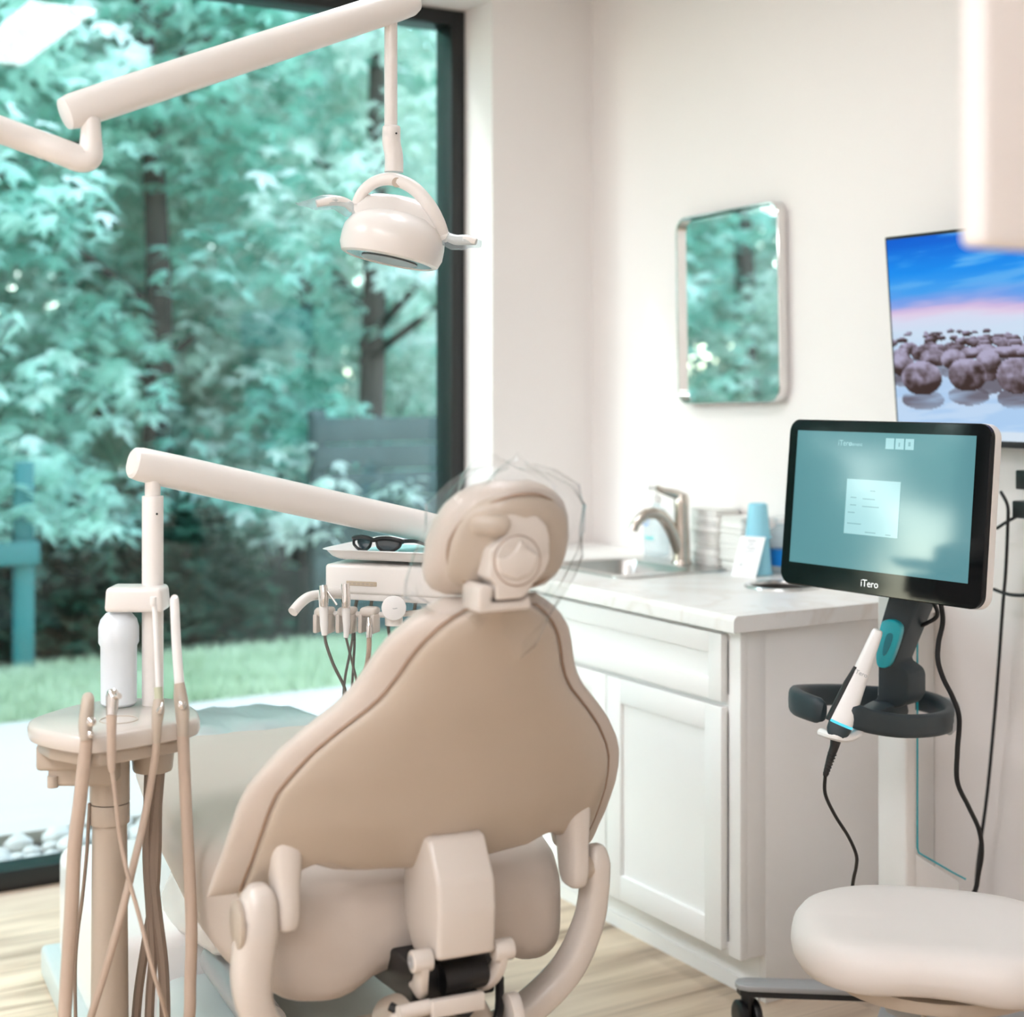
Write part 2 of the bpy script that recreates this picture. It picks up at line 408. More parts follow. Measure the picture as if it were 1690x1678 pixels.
def tree(name, x, y, seed, m, label, R=1.6, z0=.7, z1=6.2, nb=74, per=100, leaf=.15):
    t = thing(name, (x, y, -.1), label, 'tree', 'trees beyond the lawn')
    cm, tw = crown(seed, nb, per, R, z0, z1, leaf)
    cm.v = [p + V((x, y, -.1)) for p in cm.v]
    obj('crown', cm, m, t, None, flip=False)
    rnd = random.Random(seed + 1)
    obj('trunk', MB().tube([V((x, y, -.15)), V((x + rnd.uniform(-.1, .1), y + rnd.uniform(-.1, .1), 2)), V((x + rnd.uniform(-.2, .2), y + rnd.uniform(-.2, .2), z1 - .4))], [.11, .085, .03], 10), 'bark', t)
    for c in rnd.sample(tw, 7):
        h = max(.5, c.z - .6); obj('branch', MB().tube([V((x, y, h - .1)), V((x + c.x * .5, y + c.y * .5, h + .2)), V((x + c.x, y + c.y, c.z - .1))], [.04, .028, .012], 6), 'bark', t)
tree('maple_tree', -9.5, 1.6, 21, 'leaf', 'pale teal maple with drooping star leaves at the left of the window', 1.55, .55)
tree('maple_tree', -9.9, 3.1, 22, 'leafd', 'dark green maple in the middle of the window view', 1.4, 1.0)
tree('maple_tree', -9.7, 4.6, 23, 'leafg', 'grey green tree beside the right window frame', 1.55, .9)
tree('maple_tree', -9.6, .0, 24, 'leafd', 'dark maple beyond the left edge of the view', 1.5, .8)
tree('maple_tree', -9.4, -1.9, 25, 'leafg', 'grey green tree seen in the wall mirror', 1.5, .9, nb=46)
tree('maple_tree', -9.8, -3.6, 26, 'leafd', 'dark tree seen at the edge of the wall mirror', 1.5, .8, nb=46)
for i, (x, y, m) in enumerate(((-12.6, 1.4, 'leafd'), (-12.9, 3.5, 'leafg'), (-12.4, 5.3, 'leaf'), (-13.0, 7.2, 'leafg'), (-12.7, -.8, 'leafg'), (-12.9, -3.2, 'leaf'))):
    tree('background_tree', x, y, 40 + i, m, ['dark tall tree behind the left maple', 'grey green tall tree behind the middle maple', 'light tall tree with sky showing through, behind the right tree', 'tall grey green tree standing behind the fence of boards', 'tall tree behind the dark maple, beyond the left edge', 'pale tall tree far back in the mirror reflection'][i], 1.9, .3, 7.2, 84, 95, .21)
for o in COL.objects:
    if o.name.startswith('background_tree'): o.scale = (1, 1, 2.0)  # stretched tall to block sky light through the window
for i, (x, y, k) in enumerate(((-17.0, 3.0, 3), (-16.6, 6.3, 1), (-16.8, -1.0, 0), (-17.0, -4.6, 1), (-17.1, .6, 2), (-16.9, 4.7, 2), (-13.2, -5.8, 3), (-14.0, -8.2, 1), (-13.4, -10.6, 2), (-11.5, -7.0, 0))):  # last four trees added to cut the sky light entering the room
    src = [o for o in COL.objects if o.name.startswith('background_tree') and o.type == 'EMPTY'][k]
    copy_tree(src, V((x, y, -.1)) - src.location, 'large tree at the very back, filling gaps between the nearer crowns and made tall to block sky light').scale = (1.25, 1.25, 2.6 if y > -5 else 1.6)
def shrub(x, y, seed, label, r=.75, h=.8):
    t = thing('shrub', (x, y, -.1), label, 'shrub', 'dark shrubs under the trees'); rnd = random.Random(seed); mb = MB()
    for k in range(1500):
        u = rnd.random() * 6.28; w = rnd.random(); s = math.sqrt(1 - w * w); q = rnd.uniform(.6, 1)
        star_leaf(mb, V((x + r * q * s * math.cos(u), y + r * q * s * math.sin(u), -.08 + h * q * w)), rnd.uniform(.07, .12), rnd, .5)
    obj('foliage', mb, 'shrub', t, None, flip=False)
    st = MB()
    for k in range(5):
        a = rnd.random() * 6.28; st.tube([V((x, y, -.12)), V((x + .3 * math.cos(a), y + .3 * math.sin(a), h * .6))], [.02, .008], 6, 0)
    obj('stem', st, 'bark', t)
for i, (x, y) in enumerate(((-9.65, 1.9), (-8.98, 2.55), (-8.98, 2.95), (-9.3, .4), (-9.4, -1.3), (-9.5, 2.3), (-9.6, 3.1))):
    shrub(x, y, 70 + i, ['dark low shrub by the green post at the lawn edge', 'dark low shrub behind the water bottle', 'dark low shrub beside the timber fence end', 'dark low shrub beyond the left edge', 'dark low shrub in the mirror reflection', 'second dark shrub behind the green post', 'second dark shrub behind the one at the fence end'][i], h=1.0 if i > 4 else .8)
# timber fence
fn = thing('timber_fence', (-8.55, 5.0, -.1), 'dark weathered fence of horizontal boards beyond the lawn', 'fence')
fb = MB()
for k in range(8): fb.bx(-8.53, -8.505, 3.72, 6.4, -.06 + k * .165, .095 + k * .165, .004)
obj('board_panel', fb, 'fence', fn)
for y in (3.76, 5.06, 6.36): obj('post', MB().bx(-8.62, -8.53, y - .045, y + .045, -.15, 1.3, .006), 'fence', fn)
rl = thing('railing', (-8.1, 1.9, -.1), 'green painted timber post with cross rail at the left of the lawn', 'railing')
p0 = onx(39, 900, -8.1)
obj('post', MB().bx(-8.15, -8.06, p0.y - .045, p0.y + .045, -.12, 1.05, .006), 'tealw', rl)
obj('rail', MB().bx(-8.06, -8.0, p0.y - 1.6, p0.y + .06, .53, .65, .006), 'tealw', rl)
obj('post', MB().bx(-8.15, -8.06, p0.y - 1.6, p0.y - 1.51, -.12, 1.05, .006), 'tealw', rl)
bn = thing('barrel', (-8.5, p0.y - .42, -.1), 'pale blue barrel behind the green railing, cut by the left edge', 'barrel')
obj('barrel_body', MB().lathe((-8.5, p0.y - .42, -.1), (0, 0, 1), [(.26, 0), (.3, .08), (.31, .35), (.3, .58), (.26, .64)], 28), 'bin', bn)
obj('lid', MB().lathe((-8.5, p0.y - .42, .54), (0, 0, 1), [(.265, 0), (.265, .03), (.2, .05)], 28), 'bin', bn)
# ================================================================== SINK CABINET
X1 = -2.776; YC = 2.275; CB = .114; CT = .876
cab = thing('sink_cabinet', (-3.55, 2.6, 0), 'white shaker sink cabinet with one drawer front and two doors under the counter', 'cabinet')
body = MB()
body.bx(X1 - .02, X1, YC + .075, YB - .002, 0, CT, .0015).bx(X1 - .02, X1, YC, YC + .076, CB, CT, .0015)
body.bx(-4.318, X1 - .02, YC + .02, YB - .002, CB, .69).bx(-4.318, X1 - .02, YB - .02, YB - .002, .69, CT).bx(-4.318, -4.30, YC + .02, YB - .02, .69, CT)
body.bx(-4.318, X1 - .02, YC + .075, YC + .09, 0, CB)
obj('body', body, 'cab', cab)
ff = MB()
ff.bx(X1 - .042, X1 + .001, YC - .001, YC + .02, CB, CT, .0015).bx(-4.318, -3.80, YC, YC + .02, CB, CT, .0015)
ff.bx(-3.80, X1 - .042, YC, YC + .02, CT - .03, CT).bx(-3.80, X1 - .042, YC, YC + .02, CB, CB + .03).bx(-3.80, X1 - .042, YC, YC + .02, .68, .72)
obj('face_frame', ff, 'cab', cab)
def shaker(name, x0, x1, z0, z1, w):
    mb = MB(); y0, y1 = YC - .02, YC
    mb.bx(x0, x0 + w, y0, y1, z0, z1, .0012).bx(x1 - w, x1, y0, y1, z0, z1, .0012)
    mb.bx(x0 + w, x1 - w, y0, y1, z1 - w, z1, .0012).bx(x0 + w, x1 - w, y0, y1, z0, z0 + w, .0012)
    mb.bx(x0 + w - .002, x1 - w + .002, y0 + .009, y1, z0 + w - .002, z1 - w + .002)
    return obj(name, mb, 'cab', cab, 30)
shaker('drawer_front', -3.785, -2.822, .705, .862, .048)
shaker('door', -3.292, -2.822, .128, .692, .062)
shaker('door', -3.785, -3.297, .128, .692, .062)
bs = MB().bx(-4.318, X1 - .02, YC + .068, YC + .075, 0, .035)
obj('toe_trim', bs, 'trim', cab)
# countertop with sink and chute cut-outs
SX0, SX1, SY0, SY1 = -3.85, -3.43, 2.40, 2.79
CHX, CHY, CHR = -3.10, 2.68, .095
ct = MB(); xe = -2.748
slab(ct, [(-4.318, 2.25), (xe, 2.25), (xe, YB - .002), (-4.318, YB - .002)], [rrect(SX0 + .02, SX1 - .02, SY0 + .02, SY1 - .02, .04), ell((CHX, CHY), CHR - .012, CHR - .012)], CT, .914)
pf = [(2.25, .914)] + [(2.247 - .014 * math.sin(a), .9 + .014 * math.cos(a)) for a in np.linspace(0, PI / 2, 7)] + [(2.233, CT), (2.25, CT)]
ct.rings([[V((x, y, z)) for y, z in pf] for x in (-4.318, xe)])
tag(obj('countertop', ct, 'counter'), 'white marble-look countertop with rounded front edge on the sink cabinet', 'countertop')
sk = thing('sink', ((SX0 + SX1) / 2, (SY0 + SY1) / 2, .76), 'stainless steel drop-in sink in the white countertop', 'sink')
rm = MB(); slab(rm, rrect(SX0, SX1, SY0, SY1, .05), [rrect(SX0 + .045, SX1 - .045, SY0 + .03, SY1 - .105, .05)], .9145, .9195)
obj('rim', rm, 'sinks', sk)
bw = MB(); rr = []
for z, ins in ((.917, 0), (.90, .004), (.80, .012), (.77, .02), (.757, .05)):
    rr.append([V((x, y, z)) for x, y in rrect(SX0 + .045 + ins, SX1 - .045 - ins, SY0 + .03 + ins, SY1 - .105 - ins, .05)])
bw.rings(rr, cap=False); n_ = len(rr[-1]); bw.add(rr[-1], [tuple(range(n_))])
obj('basin', bw, 'sinks', sk, flip=False)
obj('drain', MB().lathe(((SX0 + SX1) / 2, (SY0 + SY1) / 2 - .04, .757), (0, 0, 1), [(.04, 0), (.042, .002), (.034, .004), (.03, .001)]), 'chrome', sk)
ch = thing('trash_chute', (CHX, CHY, .8), 'round steel trash chute ring sunk in the countertop by the monitor', 'trash chute')
obj('rim', MB().lathe((CHX, CHY, .914), (0, 0, 1), [(CHR + .004, 0), (CHR + .003, .004), (CHR - .004, .006), (CHR - .012, .004), (CHR - .0135, 0), (CHR - .0135, -.006), (CHR - .0125, -.006), (CHR - .0125, -.002), (CHR + .0035, -.0003)], 48, False), 'steel', ch)
obj('liner', MB().lathe((CHX, CHY, .80), (0, 0, 1), [(.0, 0), (.05, 0), (CHR - .0135, .01), (CHR - .0136, .111)], 40, False), 'liner', ch, flip=False)
# faucet
fx, fy = -3.615, 2.742
fc = thing('faucet', (fx, fy, .919), 'brushed nickel single lever faucet at the back of the sink', 'faucet')
obj('base', MB().lathe((fx, fy, .9195), (0, 0, 1), [(.03, 0), (.03, .004), (.026, .01)]), 'nickel', fc)
obj('faucet_body', MB().lathe((fx, fy, .925), (0, 0, 1), [(.026, 0), (.0245, .05), (.022, .11), (.0205, .15), (.022, .165), (.022, .185), (.016, .195)]), 'nickel', fc)
obj('spout', MB().tube([(fx, fy - .005, .95), (fx - .003, fy - .03, 1.01), (fx - .008, fy - .07, 1.062), (fx - .014, fy - .115, 1.068), (fx - .018, fy - .148, 1.045), (fx - .02, fy - .16, 1.022)], [.021, .019, .017, .0155, .0145, .0145], 16), 'nickel', fc)
obj('lever', MB().tube([(fx, fy + .01, 1.105), (fx, fy - .02, 1.122), (fx - .004, fy - .06, 1.133), (fx - .008, fy - .085, 1.145)], [.02, .014, .010, .008], 12, flat=.55, ref=(0, 0, 1)), 'nickel', fc)
# sanitizer bottle
bp = V((-3.868, 2.836, .914))
sb = thing('sanitizer_bottle', bp, 'clear pump bottle with blue ring label behind the faucet', 'bottle')
def squircle(c, hx, hy, z, n=28, sq=3.2, ang=0):
    o = []
    for i in range(n):
        t = 2 * PI * i / n; a, b = math.cos(t), math.sin(t)
        a = math.copysign(abs(a) ** (2 / sq), a) * hx; b = math.copysign(abs(b) ** (2 / sq), b) * hy
        o.append(V((c[0] + a * math.cos(ang) - b * math.sin(ang), c[1] + a * math.sin(ang) + b * math.cos(ang), z)))
    return o
obj('bottle_body', MB().rings([squircle(bp, hx, hx * .54, bp.z + z) for hx, z in ((.044, .001), (.049, .008), (.05, .1), (.047, .125), (.03, .145), (.015, .152), (.015, .165))]), 'clearp', sb)
obj('pump', MB().cyl(bp + V((0, 0, .165)), bp + V((0, 0, .185)), .016).cyl(bp + V((0, 0, .185)), bp + V((0, 0, .205)), .005).box(bp + V((0, -.014, .211)), (.02, .05, .014), .005), 'white', sb)
vd = V((bp.x, bp.y, 0)).normalized()
lb = MB(); yl = bp.y - .0275
o_ = [V((bp.x - .018 + .015 * math.cos(t), yl, bp.z + .105 + .0135 * math.sin(t))) for t in np.linspace(0, 2 * PI, 33)]
i_ = [V((bp.x - .018 + .0115 * math.cos(t), yl, bp.z + .105 + .0098 * math.sin(t))) for t in np.linspace(0, 2 * PI, 33)]
for k in range(32): lb.add([o_[k], o_[k + 1], i_[k + 1], i_[k]], [(0, 1, 2, 3)])
obj('label', lb, 'bluel', sb, None)
lb = MB()
for k, (a, w, h) in enumerate(((-.018, .008, .012), (-.008, .008, .009), (.002, .009, .009), (.013, .009, .012))): lb.bx(bp.x + a, bp.x + a + w, yl - .0005, yl, bp.z + .05, bp.z + .05 + h)
obj('label', lb, 'teall', sb, None)
# paper towel bundles
def bundle(x, y, z, w, d, h, seed, label):
    rnd = random.Random(seed); mb = MB(); n = max(6, int(h / .006)); rs = []
    for i in range(n + 1):
        k = i / n; e = .003 * rnd.uniform(-1, 1) + .004 * math.sin(PI * k)
        rs.append(squircle((x + .002 * rnd.uniform(-1, 1), y), w / 2 + e, d / 2 + e, z + h * k, 36, 7))
        if i < n: rs.append(squircle((x, y), w / 2 + e - .0025, d / 2 + e - .0025, z + h * (k + .45 / n), 36, 7))
    mb.rings(rs)
    return tag(obj('paper_towel_stack', mb, 'paper', None, 25), label, 'paper towels', 'folded paper towels behind the sink')
bundle(-3.585, 2.845, .914, .12, .1, .05, 1, 'lower bundle of folded white paper towels right of the faucet')
bundle(-3.59, 2.847, .966, .125, .095, .112, 2, 'upper bundle of folded white paper towels right of the faucet')
bundle(-3.458, 2.846, .914, .10, .1, .15, 3, 'grey white stack of paper towels behind the blue cups')
# cups and card
cp = V((-3.335, 2.795, .914))
def cup(z, r0, r1, h, label):
    t = thing('paper_cup', cp + V((0, 0, z)), label, 'cup', 'upside-down blue paper cups')
    o = cp + V((0, 0, z))
    obj('cup_wall', MB().lathe(o, (0, 0, 1), [(r0 - .003, .002), (r0, .003), (r1, h - .004), (r1 - .004, h), (r1 - .008, h - .003), (0, h - .003)], 36), 'cup', t, flip=False)
    obj('rolled_rim', MB().lathe(o, (0, 0, 1), [(r0 - .002, 0), (r0 + .003, .0015), (r0 + .004, .004), (r0 + .002, .007), (r0 - .002, .006)], 36, False), 'cup', t)
cup(0, .039, .031, .105, 'lower light blue paper cup, upside down behind the white card')
cup(.100, .0345, .026, .098, 'upper light blue paper cup, upside down on top of the stack')
cd = thing('info_card', onz(1225, 950, .914), 'small white printed card leaning on the blue cups', 'card')
c0 = onz(1206, 950, .9145); c1 = onz(1247, 953, .9145); rt_ = (c1 - c0); rt_.z = 0; cw = rt_.length; rt_.normalize()
bk = V((-rt_.y, rt_.x, 0)); up_ = (UP * .955 + bk * .30 + rt_ * .13).normalized()
nr = rt_.cross(up_).normalized()
q = [c0, c0 + rt_ * cw, c0 + rt_ * cw + up_ * .115, c0 + up_ * .115]
obj('card_sheet', MB().prism(q, -nr * .0012), 'card', cd, None)
ln = MB()
for (a, b, wd, h) in ((.32, .88, .36, .025), (.38, .80, .25, .02), (.30, .72, .42, .016), (.42, .66, .3, .016), (.3, .60, .4, .012), (.24, .3, .14, .02), (.24, .25, .12, .02)):
    s0 = c0 + rt_ * cw * a + up_ * .115 * b - (-nr) * .0005
    ln.prism([s0, s0 + rt_ * cw * wd, s0 + rt_ * cw * wd + up_ * .115 * h, s0 + up_ * .115 * h], nr * .0002)
obj('print_lines', ln, 'ink', cd, None)
mb_ = onz(1288, 948, .914); mb_ = V((-3.322, 2.868, .914))
mw = thing('clear_bottle', mb_, 'clear plastic bottle with blue label half hidden behind the monitor', 'bottle')
obj('bottle_body', MB().rings([squircle(mb_, hx, hx * .6, mb_.z + z) for hx, z in ((.038, .001), (.042, .006), (.042, .112), (.036, .122), (.018, .13), (.016, .14))]), 'clearp', mw)
obj('label', MB().rings([squircle(mb_, .0425, .0425 * .6, mb_.z + z) for z in (.022, .068)], cap=False), 'bluel', mw, flip=False)
obj('cap', MB().cyl(mb_ + UP * .14, mb_ + UP * .156, .018, bev=.002), 'white', mw)

# ================================================================== WALL MIRROR
MX0, MX1, MZ0, MZ1 = -3.80, -3.325, 1.388, 1.958
mr = thing('wall_mirror', ((MX0 + MX1) / 2, YB, 1.388), 'rounded rectangular wall mirror in a deep pale metal frame above the sink', 'mirror')
roll = Matrix.Rotation(math.radians(-1.3), 3, 'Y'); mc = V(((MX0 + MX1) / 2, 0, (MZ0 + MZ1) / 2))
def mpt(x, z, y): p = V((x, 0, z)) - mc; p = roll @ p; p += mc; return V((p.x, y, p.z))
fr_ = MB(); ro = rrect(MX0, MX1, MZ0, MZ1, .045, 10); ri = rrect(MX0 + .007, MX1 - .007, MZ0 + .007, MZ1 - .007, .039, 10)
fr_.rings([[mpt(x, z, y) for x, z in lp] for lp, y in ((ro, YB - .001), (ro, YB - .036), (rrect(MX0 + .002, MX1 - .002, MZ0 + .002, MZ1 - .002, .044, 10), YB - .038), (ri, YB - .038), (ri, YB - .018), (ri, YB - .001))], cap=False)
obj('mirror_frame', fr_, 'chrome', mr)
gm = MB(); gm.add([mpt(x, z, YB - .02) for x, z in ri], [tuple(range(len(ri)))]); gm.add([mpt(x, z, YB - .004) for x, z in ri], [tuple(range(len(ri)))])
obj('mirror_glass', gm, 'mirror', mr, None, flip=False)

# ================================================================== TELEVISION
def tv_image(nu=250, nv=150):
    """seascape: blue sky, pink horizon, round boulders in milky water"""
    rnd = random.Random(5); u = np.linspace(0, 1, nu)[None, :].repeat(nv, 0); v = np.linspace(0, 1, nv)[:, None].repeat(nu, 1)
    def ramp(t, st): return np.stack([np.interp(t, [s[0] for s in st], [s[1][k] for s in st]) for k in range(3)], -1)
    nz = np.array([[noise.fractal(V((a * 3.0, b * 16 + a * 2, 1.7)), 1.0, 2.0, 4) for a in u[0]] for b in v[:, 0]])
    img = ramp(v + .03 * nz, [(0, (6, 96, 214)), (.16, (22, 140, 240)), (.26, (70, 160, 240)), (.31, (120, 160, 235)), (.345, (206, 184, 226)), (.38, (224, 206, 232)), (.41, (216, 220, 242)), (.47, (206, 224, 244)), (.62, (184, 210, 240)), (.8, (176, 206, 240)), (1, (170, 205, 242))])
    cl = np.clip((nz - .05) * 2.2, 0, 1)[..., None] * np.clip((.34 - v) / .2, 0, 1)[..., None] * .55
    img = img * (1 - cl) + np.array((150, 205, 250)) * cl
    nf = np.array([[noise.fractal(V((a * 28, b * 17, 3.1)), 1.0, 2.0, 3) for a in u[0]] for b in v[:, 0]])
    st = np.clip(nz * 1.5, 0, .35)[..., None] * (v > .6)[..., None]; img = img * (1 - st) + np.array((226, 236, 250)) * st
    R = []
    for k in range(120):
        d = (k / 120) ** 1.6; vv = .475 + .12 * d + rnd.uniform(-.006, .006); r = .010 + .03 * d
        R.append((rnd.uniform(0, 1), vv, r * rnd.uniform(.8, 1.4), r * rnd.uniform(.7, 1.0)))
    R += [(.03, .63, .045, .06), (.15, .60, .05, .045), (.22, .61, .045, .05), (.34, .64, .045, .075), (.10, .70, .075, .085), (.265, .685, .068, .08), (.43, .69, .065, .085), (.55, .63, .06, .06), (.62, .71, .08, .09), (.78, .67, .07, .075), (.92, .70, .07, .08)]
    for cx, cy, rx, ry in sorted(R, key=lambda q: q[1] + q[3]):
        x = (u - cx) / rx; y = (v - cy) / ry; ins = (x * x + y * y) < 1
        dark = np.array((62, 44, 42)); top = np.array((176, 170, 198)); k = np.clip(.42 - .8 * y - .15 * x + nz * .5 + nf * .55, 0, 1)[..., None]
        c = dark * (1 - k) + top * k; img[ins] = c[ins]
        if rx > .04:
            y2 = (v - cy - ry * 1.25) / (ry * .6); ref = ((x * x * .9 + y2 * y2) < 1) & ~ins & (y > .4)
            a = np.clip(.75 - .5 * np.abs(y2) + nz, 0, .85)[..., None]; mixc = img * (1 - a) + np.array((96, 88, 100)) * a; img[ref] = mixc[ref]
    img[v > .955] = (214, 228, 242)
    return img
TVW, TVH = .90, .515
tvn = V((0, -math.cos(math.radians(5)), -math.sin(math.radians(5)))); tvu = V((0, -math.sin(math.radians(5)), math.cos(math.radians(5))))
tvr = V((1, 0, 0)); tva = V((-2.811, 2.76, 1.808))           # top left outer corner of the face
tv = thing('television', (-2.36, 2.8, 1.29), 'flat wall television showing boulders in blue water under a pink sunset', 'television')
def tp(x, y, o=0): return tva + tvr * x - tvu * y + tvn * o
rot_tv = Matrix((tvr, tvn * -1, tvu)).transposed()
obj('casing', MB().box(tp(TVW / 2, TVH / 2, -.021), (TVW, .04, TVH), .003, 2, rot_tv), 'black', tv)
img = tv_image(); nv_, nu_ = img.shape[:2]; bz, bb = .008, .016
me = MB().grid(lambda a, b: tp(bz + a * (TVW - 2 * bz), bz + b * (TVH - bz - bb), .0005), nu_ - 1, nv_ - 1)
tvm, N, L, b = base('screen_picture'); at_ = N.new('ShaderNodeVertexColor'); at_.layer_name = 'picture'
L.new(at_.outputs[0], b.inputs['Emission Color']); b.inputs['Emission Strength'].default_value = 1.0; b.inputs['Base Color'].default_value = (0, 0, 0, 1); b.inputs['Roughness'].default_value = .25; b.inputs['Specular IOR Level'].default_value = .15
so = obj('screen', me, tvm, tv, None)
ca = so.data.color_attributes.new('picture', 'FLOAT_COLOR', 'POINT')
cc = np.ones((nu_ * nv_, 4)); c01 = img.reshape(-1, 3) / 255; cc[:, :3] = np.where(c01 <= .04045, c01 / 12.92, ((c01 + .055) / 1.055) ** 2.4)
ca.data.foreach_set('color', cc.ravel())
obj('wall_mount', MB().bx(-2.5, -2.2, 2.80, YB - .001, 1.45, 1.65, .004), 'black', tv)
sh = thing('wall_bracket', (-2.3, 2.86, 1.12), 'pair of black horizontal bars on the wall under the television', 'bracket')
zb = [ony(1670, y, 2.87).z for y in (774, 805, 824, 852)]
obj('bar', MB().bx(-2.47, -1.95, 2.84, YB - .001, zb[1], zb[0], .003), 'black', sh)
obj('bar', MB().bx(-2.48, -1.95, 2.84, YB - .001, zb[3], zb[2], .003), 'black', sh)
obj('link_plate', MB().bx(-2.2, -2.16, 2.87, YB - .001, zb[3], zb[0], .002), 'black', sh)
def cable(pts, r, label, m='rubber', name='cable', grp='black cables hanging by the cart'):
    return tag(obj(name, MB().tube(pts, r, 8, 8), m), label, 'cable', grp)
wy = 2.86
cable([ony(1652, 812, wy), ony(1663, 835, 2.835), ony(1663, 870, 2.835), ony(1660, 940, wy), ony(1655, 1000, wy), ony(1648, 1100, wy), ony(1638, 1220, wy), ony(1628, 1320, wy), ony(1617, 1400, wy), ony(1611, 1460, wy), ony(1608, 1560, wy), ony(1606, 1606, wy)], .0042, 'long black cable hanging from the wall bracket down past the stool')
cable([ony(1640, 972, wy), ony(1655, 978, wy), ony(1675, 982, wy), ony(1700, 980, wy), ony(1740, 960, wy)], .0042, 'short black cable running sideways across the wall right of the cart monitor')
cable([ony(1645, 872, wy), ony(1660, 862, wy), ony(1676, 853, wy), ony(1690, 846, wy)], .004, 'short black cable slanting up to the wall bracket')
# ================================================================== SCANNER CART
cy_, pt_ = math.radians(4.8), math.radians(5.4)
mR = V((math.cos(cy_), math.sin(cy_), 0)); mN0 = V((math.sin(cy_), -math.cos(cy_), 0))
mU = UP * math.cos(pt_) - mN0 * math.sin(pt_); mN = mR.cross(mU)          # mN faces the viewer
mC = at(1450.5, 838.4, 3.157)
MW, MH = .53, .357
def mp_(x, y, o=0): return mC + mR * x + mU * y + mN * o                  # from the centre of the glass
cart = thing('scanner_cart', (-2.44, 2.52, 0), 'white and charcoal scanner cart with touch screen beside the cabinet end', 'scanner cart')
mrot = Matrix((mR, mN * -1, mU)).transposed()
def rpanel(w, h, r, o0, o1, n=8, ch=.0):
    lp = rrect(-w / 2, w / 2, -h / 2, h / 2, r, n); li = rrect(-w / 2 + ch, w / 2 - ch, -h / 2 + ch, h / 2 - ch, max(r - ch, .001), n)
    rs = [[mp_(x, y, o1) for x, y in lp], [mp_(x, y, o0 - ch) for x, y in lp]]
    if ch: rs.append([mp_(x, y, o0) for x, y in li])
    return MB().rings(rs)
obj('monitor_glass', rpanel(MW, MH, .028, .0, -.012, ch=.002), 'glossk', cart)
hs = MB(); hs.rings([[mp_(x, y, o) for x, y in rrect(-w / 2, w / 2, -h / 2, h / 2, r, 8)] for w, h, r, o in ((MW - .002, MH - .002, .027, -.012), (MW + .002, MH + .002, .029, -.016), (MW + .002, MH + .002, .029, -.03), (MW - .02, MH - .02, .03, -.042), (MW - .2, MH - .14, .03, -.05))])
obj('monitor_shell', hs, 'white', cart)
SXL, SXR, SYT, SYB = -MW / 2 + .026, MW / 2 - .034, MH / 2 - .024, -MH / 2 + .048
scr = obj('monitor_screen', MB().add([mp_(SXL, SYB, .0004), mp_(SXR, SYB, .0004), mp_(SXR, SYT, .0004), mp_(SXL, SYT, .0004)], [(0, 1, 2, 3)]), emit('screen_teal', (96, 152, 160), .92), cart, None, flip=False)
ui = emit('screen_pale', (168, 216, 222), 1.0); uik = emit('screen_grey', (134, 182, 190), .95)
def rect_on(mb, x0, x1, y0, y1, o): mb.add([mp_(x0, y0, o), mp_(x1, y0, o), mp_(x1, y1, o), mp_(x0, y1, o)], [(0, 1, 2, 3)])
u_ = MB(); sw = SXR - SXL; sh_ = SYT - SYB
def sx(f): return SXL + sw * f
def sy(f): return SYT - sh_ * f
rect_on(u_, sx(.318), sx(.622), sy(.745), sy(.345), .0008)
for k in range(3): rect_on(u_, sx(.525 + k * .054), sx(.525 + k * .054 + .047), sy(.115), sy(.037), .0008)
obj('dialog_panel', u_, ui, scr, None, flip=False)
for (a, c, w) in ((.455, .42, .03), (.345, .475, .035), (.415, .48, .07), (.345, .53, .035), (.415, .535, .095), (.335, .585, .04), (.335, .665, .08), (.44, .72, .06), (.555, .725, .03), (.65, .06, .012), (.597, .066, .008)):
    u_ = MB(); rect_on(u_, sx(a), sx(a + w), sy(c + (.008 if c > .1 else .03)), sy(c), .0011); obj('text_line', u_, uik, scr, None, flip=False)
text('screen_title', 'iTero', .017, mp_(sx(.292), sy(.085), .0008), mR, mU, ui, scr, .0001)
text('screen_title', 'element', .011, mp_(sx(.355), sy(.09), .0008), mR, mU, ui, scr, .0001)
text('logo', 'iTero', .021, mp_(-.012, -MH / 2 + .022, .0006), mR, mU, emit('logo_white', (255, 255, 255), 1.1), cart, .0002)
# column
def smooth_loop(P, it=2):
    for _ in range(it):
        Q = []
        for i in range(len(P)):
            a, b = P[i], P[(i + 1) % len(P)]; Q += [a * .75 + b * .25, a * .25 + b * .75]
        P = Q
    return P
colx, coly = -2.481, 2.458
cw_, cd_ = .09, .032
a1 = V((colx, coly, 0))
cmb = MB().bx(colx - cw_ / 2, colx + cw_ / 2, coly, coly + cd_, .16, 1.12, .008, 3)
obj('column', cmb, 'white', cart)
tx, ty = colx + cw_ / 2 + .001, coly + cd_
obj('teal_edge', MB().tube([(tx, ty, 1.03), (tx, ty, .6), (tx, ty, .43), (tx, ty + .004, .418), (tx + .005, ty + .10, .362), (tx + .008, ty + .14, .34)], .0022, 6, 0), 'teal', cart)
obj('rear_skirt', MB().prism([V((colx + .04, coly + cd_, .16)), V((colx + .04, coly + .17, .16)), V((colx + .04, coly + .17, .33)), V((colx + .04, coly + cd_, .415))], V((-.08, 0, 0)), .004), 'white', cart)
